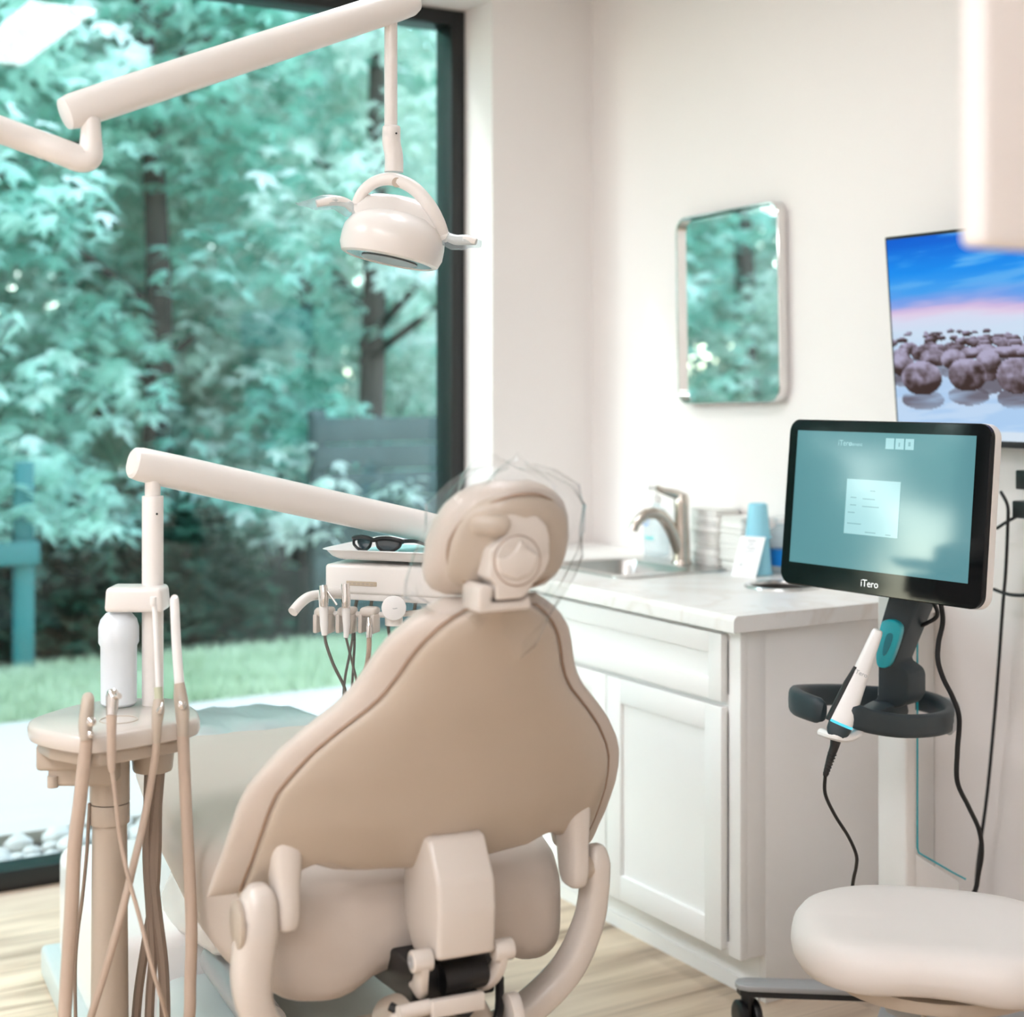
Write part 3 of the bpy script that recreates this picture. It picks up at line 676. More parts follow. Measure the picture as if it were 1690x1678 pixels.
# neck
nk = MB()
nk.prism([at(x, y, 3.19) for x, y in ((1470, 972), (1524, 978), (1515, 998), (1496, 1042), (1475, 1094), (1494, 1108), (1498, 1118), (1498, 1152), (1489, 1166), (1437, 1178), (1424, 1172), (1448, 1150), (1448, 1100), (1452, 1030))], V((-.02, .075, 0)), .006, 3)
obj('neck', nk, 'char', cart, 30)
tl_ = smooth_loop([at(x, y, 3.165) for x, y in ((1452, 1028), (1459, 1023), (1473, 1023), (1486, 1032), (1486, 1047), (1469, 1097), (1460, 1104), (1442, 1099))], 2)
hl = MB().prism(tl_, V((-.008, .02, 0)), .003); hlo = obj('holder_liner', hl, 'teal', cart)
obj('holder_groove', MB().prism(smooth_loop([at(x, y, 3.163) for x, y in ((1462, 1046), (1471, 1044), (1474, 1052), (1462, 1082), (1455, 1082))], 2), V((-.004, .01, 0)), 0), M.setdefault('teald', mat('dark_teal', (14, 120, 135), .4)), hlo)
# ring handle
zr = at(1470, 1180, 3.2).z
def rp(px, py, d): return at(px, py, d)
ring = [rp(1330, 1163, 3.12), rp(1316, 1150, 3.22), rp(1328, 1141, 3.34), rp(1380, 1139, 3.42), rp(1440, 1143, 3.46), rp(1500, 1146, 3.5)]
obj('ring_handle', MB().tube([rp(1358, 1174, 3.06), rp(1350, 1172, 3.06), rp(1318, 1160, 3.12), rp(1313, 1152, 3.2), rp(1326, 1148, 3.32), rp(1380, 1146, 3.42), rp(1440, 1149, 3.46), rp(1500, 1152, 3.46), rp(1545, 1163, 3.4), rp(1566, 1178, 3.3), rp(1566, 1188, 3.22), rp(1540, 1196, 3.13), rp(1490, 1198, 3.06), rp(1440, 1191, 3.02), rp(1412, 1182, 3.0), rp(1404, 1179, 3.0)], [.015, .0255, .0265, .0255, .0245] + [.0235] * 9 + [.0235, .016], 16, 6, flat=.55, ref=(0, 0, 1), sq=3.2), 'char', cart)
obj('ring_clamp', MB().tube([rp(1530, 1160, 3.45), rp(1572, 1170, 3.35), rp(1578, 1182, 3.26), rp(1566, 1196, 3.2)], .022, 12, 6, flat=.4, ref=(0, 0, 1), sq=3), 'greym', cart)
obj('support_arm', MB().tube([(colx, coly + .02, at(1470, 1172, 3.4).z), at(1455, 1172, 3.2), at(1425, 1186, 3.05)], [.02, .02, .016], 12, 6, flat=1.4, ref=(0, 0, 1), sq=3), 'char', cart)
# base with five castor arms
bc = V((colx, coly + .03, .11))
obj('base_hub', MB().lathe((bc.x, bc.y, .09), (0, 0, 1), [(.05, 0), (.08, .005), (.08, .035), (.05, .075), (.045, .09)], 28), 'greym', cart)
c_t = onz(1237, 1692, 0.0); c_t = V((-2.68, 2.215, 0))
a0 = math.atan2(c_t.y - bc.y, c_t.x - bc.x); Lr = (c_t.xy - bc.xy).length
for k in range(4):
    a = a0 + (0, 1.3, 2.6, 3.9)[k]
    L_ = (Lr, .28, .28, .2)[k]
    d = V((math.cos(a), math.sin(a), 0)); s_ = V((-d.y, d.x, 0)); e = bc + d * L_
    if e.y > YB - .05: e = bc + d * .2
    am = MB(); P = [bc + d * .05 + s_ * .03, e + s_ * .028, e + d * .02 + s_ * .02, e + d * .027, e + d * .02 - s_ * .02, e - s_ * .028, bc + d * .05 - s_ * .03]
    am.prism([p * 1 for p in P], (0, 0, -.012), .002)
    arm_ = obj('base_arm', am, 'greym', cart)
    obj('arm_underside', MB().prism([V((p.x, p.y, bc.z - .0121)) + (p - bc).normalized() * -.004 for p in P], (0, 0, -.012)), 'black', arm_)
    cs = MB(); cs.cyl(e + V((0, 0, -.024)), e + V((0, 0, -.05)), .014)
    cs.box(e + V((0, 0, -.058)) , (.012, .036, .06), .004, 2, Matrix.Rotation(a0 + .35, 3, 'Z'))
    cst = obj('castor_fork', cs, 'black', cart)
    ax = V((math.cos(a0 + .35), math.sin(a0 + .35), 0))
    for sg in (-1, 1):
        o = V((e.x, e.y, .0355)) + ax * sg * .007
        obj('wheel', MB().lathe(o, ax * sg, [(.012, 0), (.033, .001), (.035, .005), (.035, .014), (.031, .018), (.02, .02), (.0, .019)], 28), 'black', cst)
# scanner wand resting in the holder
wt = at(1449, 1040, 3.07); wb = at(1387, 1196, 3.0); wdv = (wb - wt).normalized()
wd = thing('scanner_wand', at(1388, 1205, 3.0), 'white handheld scanner wand with a cyan light ring leaning in the cart holder', 'scanner wand')
fc_ = (CAM - wt).normalized(); wsx = wdv.cross(fc_).normalized()
def wring(p, a, b, n=20, sq=3.0):
    o = []
    for j in range(n):
        t = 2 * PI * j / n; c = math.copysign(abs(math.cos(t)) ** (2 / sq), math.cos(t)); d = math.copysign(abs(math.sin(t)) ** (2 / sq), math.sin(t))
        o.append(p + wsx * c * a + fc_ * d * b)
    return o
Lw = (wb - wt).length
obj('wand_body', MB().rings([wring(wt + wdv * Lw * k, a, b) for k, a, b in ((-.01, .006, .006), (0, .0095, .012), (.03, .0112, .014), (.3, .0145, .017), (.62, .0185, .02), (.88, .0225, .022), (.975, .0235, .023))]), 'white', wd)
obj('light_ring', MB().rings([wring(wt + wdv * Lw * k, .0238, .0232) for k in (.975, 1.0)]), emit('cyan_light', (90, 225, 250), 1.1), wd)
obj('wand_tail', MB().rings([wring(wt + wdv * Lw * k, a, b) for k, a, b in ((1.0, .0235, .023), (1.07, .0225, .022), (1.12, .018, .018), (1.15, .012, .012))]), 'char', wd)
obj('back_cover', MB().rings([wring(wt + wdv * Lw * k + wsx * s, a, .016) for k, s, a in ((.42, .012, .006), (.6, .0165, .008), (.95, .021, .009), (1.0, .022, .009))]), 'black', wd)
text('wand_text', 'iTero', .012, wt + wdv * Lw * .46 + fc_ * .0188, wsx * -1 if wsx.dot(RGT) < 0 else wsx, -wdv, 'ink', wd, .0002)
wpts = [at(1381, 1213, 3.0), at(1377, 1232, 3.0), at(1370, 1252, 3.0), at(1362, 1280, 3.0)]
obj('strain_relief', MB().tube(wpts, [.013, .009, .0075, .005], 12, 6), 'black', wd)
ribs = MB()
for k in range(7):
    p = wpts[1].lerp(wpts[3], .25 + k * .11); d = (wpts[3] - wpts[1]).normalized(); ribs.lathe(p, d, [(.006, -.0016), (.0092 - k * .0005, -.001), (.0092 - k * .0005, .001), (.006, .0016)], 12)
obj('strain_ribs', ribs, 'black', wd)
obj('wand_cord', MB().tube([wpts[3], at(1362, 1310, 3.02), at(1378, 1345, 3.05), at(1400, 1380, 3.08), at(1413, 1410, 3.1), at(1413, 1430, 3.12), at(1408, 1455, 3.15), at(1404, 1500, 3.2), at(1420, 1540, 3.3), V((colx - .02, coly - .005, .3))], .0036, 8, 8), 'black', wd)
obj('cradle_hook', MB().tube([at(1356, 1208, 3.02), at(1374, 1214, 2.985), at(1395, 1218, 2.985), at(1412, 1212, 3.0), at(1420, 1200, 3.02)], .0085, 10, 6, flat=1.2, ref=(0, 0, 1)), 'white', cart)
cable([mp_(.11, -MH / 2 + .03, -.06), at(1556, 1020, 3.15), at(1549, 1060, 3.16), at(1548, 1090, 3.16), at(1557, 1120, 3.16), at(1572, 1150, 3.16), at(1583, 1185, 3.16), at(1580, 1240, 3.18), at(1580, 1290, 3.2), at(1598, 1330, 3.25), at(1616, 1370, 3.3), at(1620, 1410, 3.32), at(1612, 1460, 3.35), at(1606, 1540, 3.4), V((-2.19, 2.72, .01))], .0052, 'thick black cable falling from behind the monitor past the ring handle')
cable([mp_(.07, -MH / 2 + .04, -.06), at(1547, 1010, 3.2), at(1530, 1028, 3.22), at(1514, 1032, 3.26), V((colx + .033, coly + .06, at(1500, 1032, 3.33).z))], .0045, 'short black cable looping from the monitor into the white column')

# ================================================================== STOOL
so_ = onz(1535, 1530, .505); sc_ = V((-1.72, 1.86, 0))
sc_ = at(1540, 1550, 2.62); sc_.z = 0
st = thing('operator_stool', sc_, 'beige saddle stool at the lower right with castor base', 'stool')
vf = V((-sc_.x, -sc_.y, 0)).normalized(); vr = V((vf.y * -1, vf.x, 0)); vr = V((-vf.y, vf.x, 0))
if vr.dot(RGT) < 0: vr = -vr
def seat_ring(k):                     # k 0..1 from bottom to top
    o = []
    return o
def seat_pt(t, r, top):
    # plan: wide rounded saddle, front edge dips towards the sitter
    c, s = math.cos(t), math.sin(t)
    ex = .238 * math.copysign(abs(c) ** .8, c); dy = .205 * math.copysign(abs(s) ** .85, s)     # s>0 = away from viewer
    if s < 0: dy *= 1 - .10 * math.exp(-(c / .35) ** 2)
    p = vr * ex * r - vf * dy * r
    h = .035 * (abs(c * r)) ** 2 * (.2 if s > 0 else .0) + .018 * (1 - r * r) * 0
    return sc_ + p + UP * (top + h)
sm = MB(); prof = [(0, .443), (.55, .443), (.84, .446), (.94, .455), (.985, .472), (1.0, .49), (.985, .507), (.94, .521), (.86, .53), (.7, .534), (.45, .532), (.2, .530), (0.01, .53)]
def seat_z(t, r, z):
    c, s = math.cos(t), math.sin(t)
    saddle = -.018 * math.exp(-((s + 1) / .5) ** 2) * (math.cos(2.2 * c) ) if z < .49 else 0
    return z + (.012 * math.exp(-(c / .45) ** 2) * (1 if s < 0 else 0) * r if z < .49 else 0)
rs = []
for r, z in prof: rs.append([seat_pt(2 * PI * j / 56, max(r, .01), seat_z(2 * PI * j / 56, r, z)) for j in range(56)])
sm.rings(rs); obj('seat', sm, 'vinylp', st, 60)
obj('seat_plate', MB().rings([[sc_ + (vr * .17 * math.cos(t) - vf * .14 * math.sin(t)) * k + UP * z for t in np.linspace(0, 2 * PI, 40, endpoint=False)] for k, z in ((.75, .415), (.97, .42), (1, .43), (1, .442))]), 'plast2', st)
obj('lever', MB().tube([sc_ + UP * .405 + vf * .06 - vr * .02, sc_ + UP * .402 + vf * .13 + vr * .0, sc_ + UP * .4 + vf * .17 + vr * .09], [.006, .006, .009], 10, 6, flat=.6, ref=(0, 0, 1)), 'gold', st)
obj('mechanism', MB().box(sc_ + UP * .39, (.12, .12, .05), .01), 'greym', st)
obj('gas_column', MB().cyl(sc_ + UP * .10, sc_ + UP * .37, .025).cyl(sc_ + UP * .1, sc_ + UP * .25, .033), 'chrome', st)
obj('hub', MB().cyl(sc_ + UP * .075, sc_ + UP * .125, .05, .04, bev=.004), 'greym', st)
for k in range(5):
    a = .5 + k * 2 * PI / 5; d = V((math.cos(a), math.sin(a), 0)); e = sc_ + d * .26
    l_ = obj('base_leg', MB().tube([sc_ + d * .03 + UP * .1, sc_ + d * .15 + UP * .095, e + UP * .08], [.024, .02, .016], 12, 4, flat=.8, ref=(0, 0, 1)), 'greym', st)
    s_ = V((-d.y, d.x, 0))
    obj('castor', MB().cyl(e + UP * .08, e + UP * .03, .01).lathe(e + UP * .028 + s_ * .004, s_, [(.0, 0), (.026, 0), (.028, .004), (.026, .014), (0, .015)], 20).lathe(e + UP * .028 - s_ * .004, -s_, [(.0, 0), (.026, 0), (.028, .004), (.026, .014), (0, .015)], 20), 'black', l_)
# ================================================================== DENTAL CHAIR
chair = thing('dental_chair', W(0, 2.9, 0), 'beige reclining dental chair seen from behind, facing the window', 'dental chair')
ZT = [.655, .672, .70, .729, .763, .791, .821, .850, .876, .911, .939, .963, .983, 1.005, 1.030, 1.056, 1.080, 1.101, 1.119, 1.131, 1.140]
WT = [.331, .329, .327, .325, .322, .320, .316, .309, .297, .268, .242, .216, .194, .178, .165, .155, .142, .125, .102, .085, .068]
FT = [2.345, 2.333, 2.303, 2.275, 2.245, 2.228, 2.212, 2.197, 2.183, 2.157, 2.138, 2.124, 2.112, 2.1, 2.086, 2.067, 2.05, 2.036, 2.026, 2.018, 2.012]
WTs = np.convolve(np.pad(WT, 1, 'edge'), [.2, .6, .2], 'valid'); FTs = np.convolve(np.pad(FT, 2, 'edge'), [.1, .2, .4, .2, .1], 'valid')
CBX = [0, .36, .5, .6, .66, .72, .78, .82, .88, 1.0]; CBZ = [.686, .692, .700, .716, .721, .717, .700, .675, .662, .655]
def back_pt(c, t, din, thick, off, T, zlift=0, m=.1, sgn=0):
    zb = float(np.interp(abs(c), CBX, CBZ)) + zlift; z = zb + t * (1.14 - zlift * .6 - zb)
    w = float(np.interp(z, ZT, WTs)) - din; f = float(np.interp(z, ZT, FTs))
    B = float(np.interp(z, [.66, .8, 1.0, 1.14], [.055, .05, .032, .02]))
    e = min(t, 1 - t); k = math.sqrt(max(0, 1 - ((m - e) / m) ** 2)) if e < m else 1
    return W(c * max(w, .01), f - B * (1 - c * c) + off + sgn * thick / 2 * k, z)
def back_solid(din, thick, off, sq, rows, m, zlift=0, n=72):
    rs = []
    for t in rows:
        ring = []
        for j in range(n):
            a = 2 * PI * j / n; c = math.cos(a); s = math.sin(a)
            c = math.copysign(abs(c) ** (2 / sq), c); s = math.copysign(abs(s) ** (2 / sq), s)
            ring.append(back_pt(c, t, din, thick, off, 0, zlift, m, s))
        rs.append(ring)
    return MB().rings(rs)
rows = [0, .004, .012, .025, .045, .07, .1] + list(np.linspace(.13, .9, 34)) + [.93, .955, .975, .988, .996, 1]
obj('backrest_cushion', back_solid(0, .075, .0, 3.0, rows, .06), 'vinyl', chair, 60)
obj('backrest_shell', back_solid(.04, .056, -.026, 7.5, rows, .03, .004), 'plast2', chair, 60)
def seam_shade_pt(t, sg):
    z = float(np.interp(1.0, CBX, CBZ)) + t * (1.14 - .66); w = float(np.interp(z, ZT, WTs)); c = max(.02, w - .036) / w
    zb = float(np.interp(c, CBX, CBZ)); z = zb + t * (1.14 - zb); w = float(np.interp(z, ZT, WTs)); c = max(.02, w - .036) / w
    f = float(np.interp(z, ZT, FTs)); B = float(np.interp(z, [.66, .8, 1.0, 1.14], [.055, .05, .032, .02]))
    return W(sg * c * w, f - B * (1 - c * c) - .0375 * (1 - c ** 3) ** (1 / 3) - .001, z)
sp_ = [seam_shade_pt(t, -1) for t in np.linspace(.03, .97, 40)] + [seam_shade_pt(t, 1) for t in np.linspace(.97, .03, 40)]
obj('seam_shade', MB().tube(sp_, .0022, 8, 0), 'seam_shade', chair)  # dark tube in place of the shadow gap between shell and cushion
# ---- headrest
HZ = [1.142, 1.151, 1.165, 1.18, 1.197, 1.225, 1.254, 1.275, 1.29, 1.30, 1.307]
HW = [.066, .088, .100, .105, .107, .106, .099, .087, .071, .053, .03]
def head_solid(scale, thick, off, sq, n=56, top=.0, push=0):
    rs = []; zc = 1.222
    for k, (z, w) in enumerate(zip(HZ, HW)):
        zz = zc + (z - zc) * scale; f0 = 2.018 - (zz - 1.15) * .42; ring = []
        e = (0.0, .55, .85, .97, 1, 1, 1, .97, .85, .65, .1)[k]
        for j in range(n):
            a = 2 * PI * j / n; c = math.cos(a); s = math.sin(a)
            c = math.copysign(abs(c) ** (2 / sq), c); s = math.copysign(abs(s) ** (2 / sq), s)
            ring.append(W(c * w * (scale if scale < 1 else scale), f0 - .022 * (1 - c * c) + off + s * thick / 2 * e, zz))
        rs.append(ring)
    return MB().rings(rs)
obj('headrest_cushion', head_solid(1.0, .085, 0, 2.7), 'vinyl', chair, 60)
obj('headrest_plate', head_solid(.84, .044, -.034, 5.5), 'plast2', chair, 60)
def hseam_shade(t):
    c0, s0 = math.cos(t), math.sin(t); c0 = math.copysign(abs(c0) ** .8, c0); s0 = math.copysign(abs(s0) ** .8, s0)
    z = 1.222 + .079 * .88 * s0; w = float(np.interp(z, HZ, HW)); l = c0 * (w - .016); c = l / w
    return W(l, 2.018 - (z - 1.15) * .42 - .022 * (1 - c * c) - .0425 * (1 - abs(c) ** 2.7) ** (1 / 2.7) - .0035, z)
obj('headrest_seam_shade', MB().tube([hseam_shade(t) for t in np.linspace(PI * 1.42, -PI * .42, 70)], .0026, 8, 0), 'seam_shade', chair)  # dark tube drawn for the shadow gap round the headrest plate
def hz(lst, f): return [cf(660 + x * .1907, 740 + y * .1907, f) for x, y in lst]
hb = MB().prism(hz(((790, 880), (830, 830), (890, 790), (935, 735), (942, 650), (905, 590), (960, 560), (1060, 550), (1190, 580), (1275, 665), (1302, 770), (1302, 960), (1262, 1070), (1165, 1165), (1105, 1265), (1050, 1300), (842, 1318), (842, 1190), (772, 1120)), 1.895), CA * .055, .0035, 3)
brk = obj('headrest_bracket', hb, 'plast', chair, 30)
kc = cf(854.5, 925, 1.894)
knob = obj('knob', MB().lathe(kc + CA * .003, -CA, [(.0335, -.001), (.0335, .0035), (.032, .005), (0, .005)], 44), 'plast', brk)
obj('knob_groove', MB().lathe(kc + CA * .0006, -CA, [(.0352, -.001), (.0352, .0004), (.0332, .0004), (.0332, -.001)], 44), 'seam_shade', knob)
obj('knob_wing', MB().prism(hz(((850, 950), (930, 955), (1000, 895), (1045, 800), (1070, 795), (1105, 862), (1155, 905), (1200, 912), (1195, 985), (1135, 1085), (1015, 1145), (895, 1095), (850, 1020)), 1.8865), CA * .008, .003, 3), 'plast', knob, 30)
obj('clasp', MB().prism(hz(((685, 1225), (722, 1172), (812, 1195), (812, 1255), (790, 1335), (1065, 1318), (1130, 1262), (1140, 1392), (682, 1430)), 1.90), CA * .06, .004, 2), 'plast', chair, 30)
hl_ = [hz(((x, 642 + k * 5),), f)[0] for k, (x, f) in enumerate(((620, 1.945), (690, 1.925), (760, 1.914), (830, 1.906), (900, 1.903), (925, 1.903)))]
obj('hinge_lug', MB().tube(hl_, [.02, .019, .0175, .0165, .0155, .009], 16, 5), 'plast2', chair)
# ---- seat and leg rest, lofted along the chair axis
SEC = [(2.252, .20, .535, .60), (2.256, .222, .51, .625), (2.268, .24, .49, .655), (2.29, .252, .482, .678), (2.325, .262, .478, .698), (2.37, .27, .478, .706), (2.45, .288, .478, .70), (2.6, .298, .50, .695), (2.85, .298, .55, .705), (3.0, .292, .60, .722), (3.15, .278, .615, .715), (3.4, .235, .60, .685), (3.62, .19, .57, .65), (3.72, .165, .565, .635), (3.75, .14, .575, .62)]
rs = []; n = 64
for f, hw, z0, z1 in SEC:
    ring = []; zc = (z0 + z1) / 2; hh = (z1 - z0) / 2
    for j in range(n):
        a = 2 * PI * j / n; c = math.cos(a); s = math.sin(a)
        c = math.copysign(abs(c) ** .44, c); s = math.copysign(abs(s) ** .48, s)
        lift = .055 * math.exp(-((c * hw - .03) / .13) ** 4) if (s < 0 and f < 2.5) else 0
        ring.append(W(c * hw, f, zc + s * hh + lift * -min(s, 0)))
    rs.append(ring)
obj('seat_cushion', MB().rings(rs), 'vinyl', chair, 70)
tc = []
for f, hw, z1 in ((3.17, .17, .705), (3.2, .205, .722), (3.32, .21, .712), (3.5, .20, .692), (3.66, .185, .664), (3.76, .16, .63), (3.77, .15, .60)):
    ring = []
    for j in range(24):
        u = j / 23 * 2 - 1; ring.append(W(u * hw + .006 * math.sin(j * 1.7 + f * 9), f + .004 * math.sin(j), z1 + .006 * math.sin(j * .9 + f * 13) - .05 * abs(u) ** 6))
    tc.append(ring)
tmb = MB().rings(tc, cap=False, closed=False)
obj('toe_cover', tmb, 'cover', chair, 80, flip=False, label='grey vinyl cover over the foot end')
# ---- back support bracket and mechanism
def lprism(mb, l0, l1, prof, bev=.006): return mb.prism([W(l0, f, z) for f, z in prof], CN * (l1 - l0), bev, 3)
bb_ = MB(); lprism(bb_, -.047, .047, [(2.24, .775), (2.135, .762), (2.098, .705), (2.092, .66), (2.098, .592), (2.2, .575), (2.24, .62)], .008)
obj('back_bracket', bb_, 'plast', chair, 30)
for s_, z_ in ((-1, .592), (1, .588)):
    lk = MB(); c_ = W(s_ * .068, 2.11, z_)
    lk.cyl(W(s_ * .05, 2.115, z_), W(s_ * .082, 2.115, z_), .0165, bev=.003)
    lk.tube([W(s_ * .064, 2.115, z_ - .004), W(s_ * .062, 2.125, z_ - .03), W(s_ * .055, 2.15, z_ - .055), W(s_ * .045, 2.2, z_ - .075)], [.0155, .0155, .016, .016], 12, 6, flat=.55, ref=(CA.x, CA.y, 0), sq=3)
    k_ = obj('link_arm', lk, 'plast', chair)
    obj('pivot_screw', MB().lathe(W(s_ * .082, 2.115, z_), CN * s_, [(.010, 0), (.010, .0012), (.004, .0014), (.003, -.001), (0, -.001)], 20), 'greym', k_)
me_ = MB(); lprism(me_, -.062, .075, [(2.16, .565), (2.16, .505), (2.4, .485), (2.4, .56)], .006)
me_.cyl(W(-.02, 2.15, .545), W(.05, 2.15, .548), .024)
obj('motor_housing', me_, 'black', chair)
obj('crossbar', MB().box(W(-.01, 2.11, .52), (.014, .085, .026), .003, 2, Matrix.Rotation(math.radians(-6), 3, 'Z')).cyl(W(-.1, 2.12, .518), W(-.05, 2.12, .52), .011), 'plast', chair)
for l in (-.10, .085):
    obj('mount_plate', MB().prism([W(l, 2.14 + .05 * math.cos(a) * .6, .465 + .045 * math.sin(a)) for a in np.linspace(0, 2 * PI, 24, endpoint=False)], CN * .018, .003), 'plast', chair)
mt_ = MB()
for l in (-.055, .03): mt_.tube([W(l, 2.13, .43), W(l, 2.15, .467), W(l, 2.2, .475), W(l, 2.26, .45)], .036, 16, 5)
mt_.box(W(-.01, 2.22, .415), (.18, .22, .07), .02, 3, Matrix.Rotation(math.radians(-6), 3, 'Z'))
obj('under_frame', mt_, 'plast2', chair)
cbm = MB()
for k, (l0, l1, dz) in enumerate(((-.09, .02, .0), (-.03, .06, .01), (.02, .1, -.01))):
    cbm.tube([W(l0, 2.18, .505 + dz), W((l0 + l1) / 2, 2.13, .485 + dz), W(l1, 2.2, .52 + dz)], .007, 8)
obj('wiring', cbm, 'rubber', chair)
# ---- swing yoke carrying the back
yk = [(-.285, .707, 2.21), (-.285, .702, 2.21), (-.285, .685, 2.21), (-.288, .64, 2.212), (-.293, .56, 2.22), (-.272, .492, 2.23), (-.205, .42, 2.25), (-.1, .385, 2.27), (0, .372, 2.28), (.08, .385, 2.27), (.155, .422, 2.25), (.232, .487, 2.235), (.268, .56, 2.225), (.278, .62, 2.22), (.279, .665, 2.217), (.279, .688, 2.215), (.279, .694, 2.215)]
obj('swing_yoke', MB().tube([W(l, f, z) for l, z, f in yk], [.008, .019, .031, .0375, .035, .031, .03, .032, .034, .032, .03, .029, .027, .026, .026, .017, .007], 20, 6, flat=.82, ref=(CA.x, CA.y, 0), sq=2.8), 'plast', chair)
cx_ = W(-.3165, 2.212, .65); pc = []
for k, o in ((1, -.004), (1, .0015), (.93, .003), (.02, .003)): pc.append([cx_ - CN * o + CA * .033 * k * math.cos(t) + UP * .036 * k * math.sin(t) for t in np.linspace(0, 2 * PI, 36, endpoint=False)])
obj('pivot_cap', MB().rings(pc), 'plast2', chair)
for sg, lat in ((-1, -.285), (1, .279)):
    l0 = lat - sg * .042
    obj('back_lug', MB().tube([W(l0, 2.235, .78), W(l0, 2.225, .74), W(l0, 2.218, .70), W(l0, 2.214, .655), W(l0, 2.214, .638), W(l0, 2.214, .631)], [.05, .043, .035, .032, .026, .012], 18, 5, flat=.56, ref=(CA.x, CA.y, 0), sq=3), 'plast', chair, 50)
    obj('pivot_pin', MB().cyl(W(lat, 2.214, .66), W(l0, 2.214, .66), .02), 'plast2', chair)
# ---- base
R6 = Matrix.Rotation(math.radians(-6), 3, 'Z')       # world x is the (negative) chair axis
def cbox(l0, l1, f0, f1, z0, z1, bev=.01, seg=3):
    return MB().box(W((l0 + l1) / 2, (f0 + f1) / 2, (z0 + z1) / 2), (f1 - f0, l1 - l0, z1 - z0), bev, seg, R6)
obj('base_plate', cbox(-.36, .30, 3.0, 3.9, 0, .075, .012), 'basec', chair)
obj('base_cover', cbox(-.33, .28, 3.1, 3.82, .07, .335, .03, 4), 'white', chair)
obj('pump_cover', cbox(-.26, .22, 2.62, 3.08, .0, .27, .05, 5), 'basec', chair)
lf = MB(); lprism(lf, -.2, .2, [(2.75, .52), (2.72, .42), (2.85, .37), (3.25, .30), (3.3, .36), (3.2, .44), (3.0, .56)], .02)
obj('lift_arm', lf, 'plast', chair)
obj('lift_piston', MB().cyl(W(-.16, 2.6, .33), W(-.16, 2.95, .33), .035), 'greym', chair)
# ---- plastic cover over the headrest
def cover_film():
    rs = []; rnd = random.Random(4)
    zz = [1.095, 1.115, 1.14, 1.17, 1.20, 1.235, 1.27, 1.30, 1.318, 1.325]
    ww = [.05, .072, .098, .110, .113, .111, .103, .082, .05, .02]
    n = 60
    for k, (z, w) in enumerate(zip(zz, ww)):
        ring = []; f0 = 2.005 - (z - 1.15) * .42
        for j in range(n):
            a = 2 * PI * j / n; c = math.cos(a); s = math.sin(a)
            nzv = noise.noise(V((c * 2.6, s * 2.6, z * 16))) * .016 + abs(noise.noise(V((c * 6, s * 5, z * 30)))) * .008
            ll = math.copysign(abs(c) ** .8, c) * (w + nzv); ff = math.copysign(abs(s) ** .7, s) * ((.075 if s > 0 else .088) * (w / .124) ** .4 + nzv)
            if c < -.4 and s > -.3 and 1.13 < z < 1.22: ll -= .06 * (-c - .4) * (1.22 - z) / .1
            if z > 1.3: ff += .02
            zz_ = z + noise.noise(V((c * 3, s * 3, z * 9 + 4))) * .012 - (.05 * max(0, -s) * math.exp(-((c - .45) / .35) ** 2) if z < 1.12 else 0)
            if z > 1.29: zz_ += .018 * math.exp(-((c + .1) / .5) ** 2)
            ring.append(W(ll, f0 + ff, zz_))
        rs.append(ring)
    return MB().rings(rs, cap=False)
pcv = obj('headrest_bag', cover_film(), 'film', None, 70, flip=False)
tag(pcv, 'thin crumpled clear plastic bag pulled over the chair headrest', 'plastic bag')

# ================================================================== DELIVERY SYSTEM
unit = thing('delivery_unit', at(182, 1500, 2.6).xy.to_3d(), 'beige dental delivery unit with pedestal console, upright post, long arm and tray head', 'dental delivery unit')
ZP = .885
outl = [(40, 1192), (58, 1180), (150, 1154), (282, 1148), (318, 1162), (331, 1176), (329, 1186), (305, 1192), (160, 1216), (128, 1216), (62, 1204)]
pl = [onz(x, y, ZP) for x, y in outl]
cen = sum(pl, V((0, 0, 0))) / len(pl)
cmb = MB(); rs = []
ps = smooth_loop(pl)
for k, dz in ((.95, 0), (.985, -.003), (1, -.009), (1, -.02), (.98, -.027), (.93, -.03)): rs.append([cen + (p - cen) * k + UP * dz for p in ps])
con = obj('console', MB().rings(rs), 'plast', unit, 40)
rg = onz(196, 1188, ZP); obj('recess_ring', MB().rings([[rg + V((math.cos(t) * r, math.sin(t) * r, z)) for t in np.linspace(0, 2 * PI, 40, endpoint=False)] for r, z in ((.0315, -.001), (.0312, .0012), (.0298, .0012), (.0295, -.001))], cap=False), 'plast2', con)
und = MB()
und.prism([p * 1 for p in [cen + (q_ - cen) * .86 + UP * -.03 for q_ in pl]], (0, 0, -.022), .004)
cA = at(95, 1265, 2.56); cB = at(255, 1245, 2.62)
und.box(at(105, 1243, 2.58) + UP * .0, (.07, .075, .045), .008, 3, Matrix.Rotation(math.radians(-31), 3, 'Z'))
und.box(at(146, 1262, 2.6), (.10, .11, .05), .008, 3, Matrix.Rotation(math.radians(-31), 3, 'Z'))
und.cyl(at(252, 1228, 2.66), at(252, 1272, 2.66), .038, .034, bev=.005)
und.cyl(at(87, 1280, 2.55), at(87, 1299, 2.55), .009)
obj('console_body', und, 'plast2', con, 35)
px0 = at(181, 1400, 2.62)
pd_ = MB(); zc_ = at(181, 1323, 2.62).z
pd_.cyl((px0.x, px0.y, zc_ + .001), (px0.x, px0.y, .845), .0335)
pd_.cyl((px0.x, px0.y, zc_ - .035), (px0.x, px0.y, zc_ - .001), .0335, bev=.001)
pd_.cyl((px0.x, px0.y, .03), (px0.x, px0.y, zc_ - .034), .034, .029, n=28)
pd_.lathe((px0.x, px0.y, 0), (0, 0, 1), [(.11, 0), (.11, .015), (.06, .03), (.036, .06)])
obj('pedestal', pd_, 'plast2', unit)
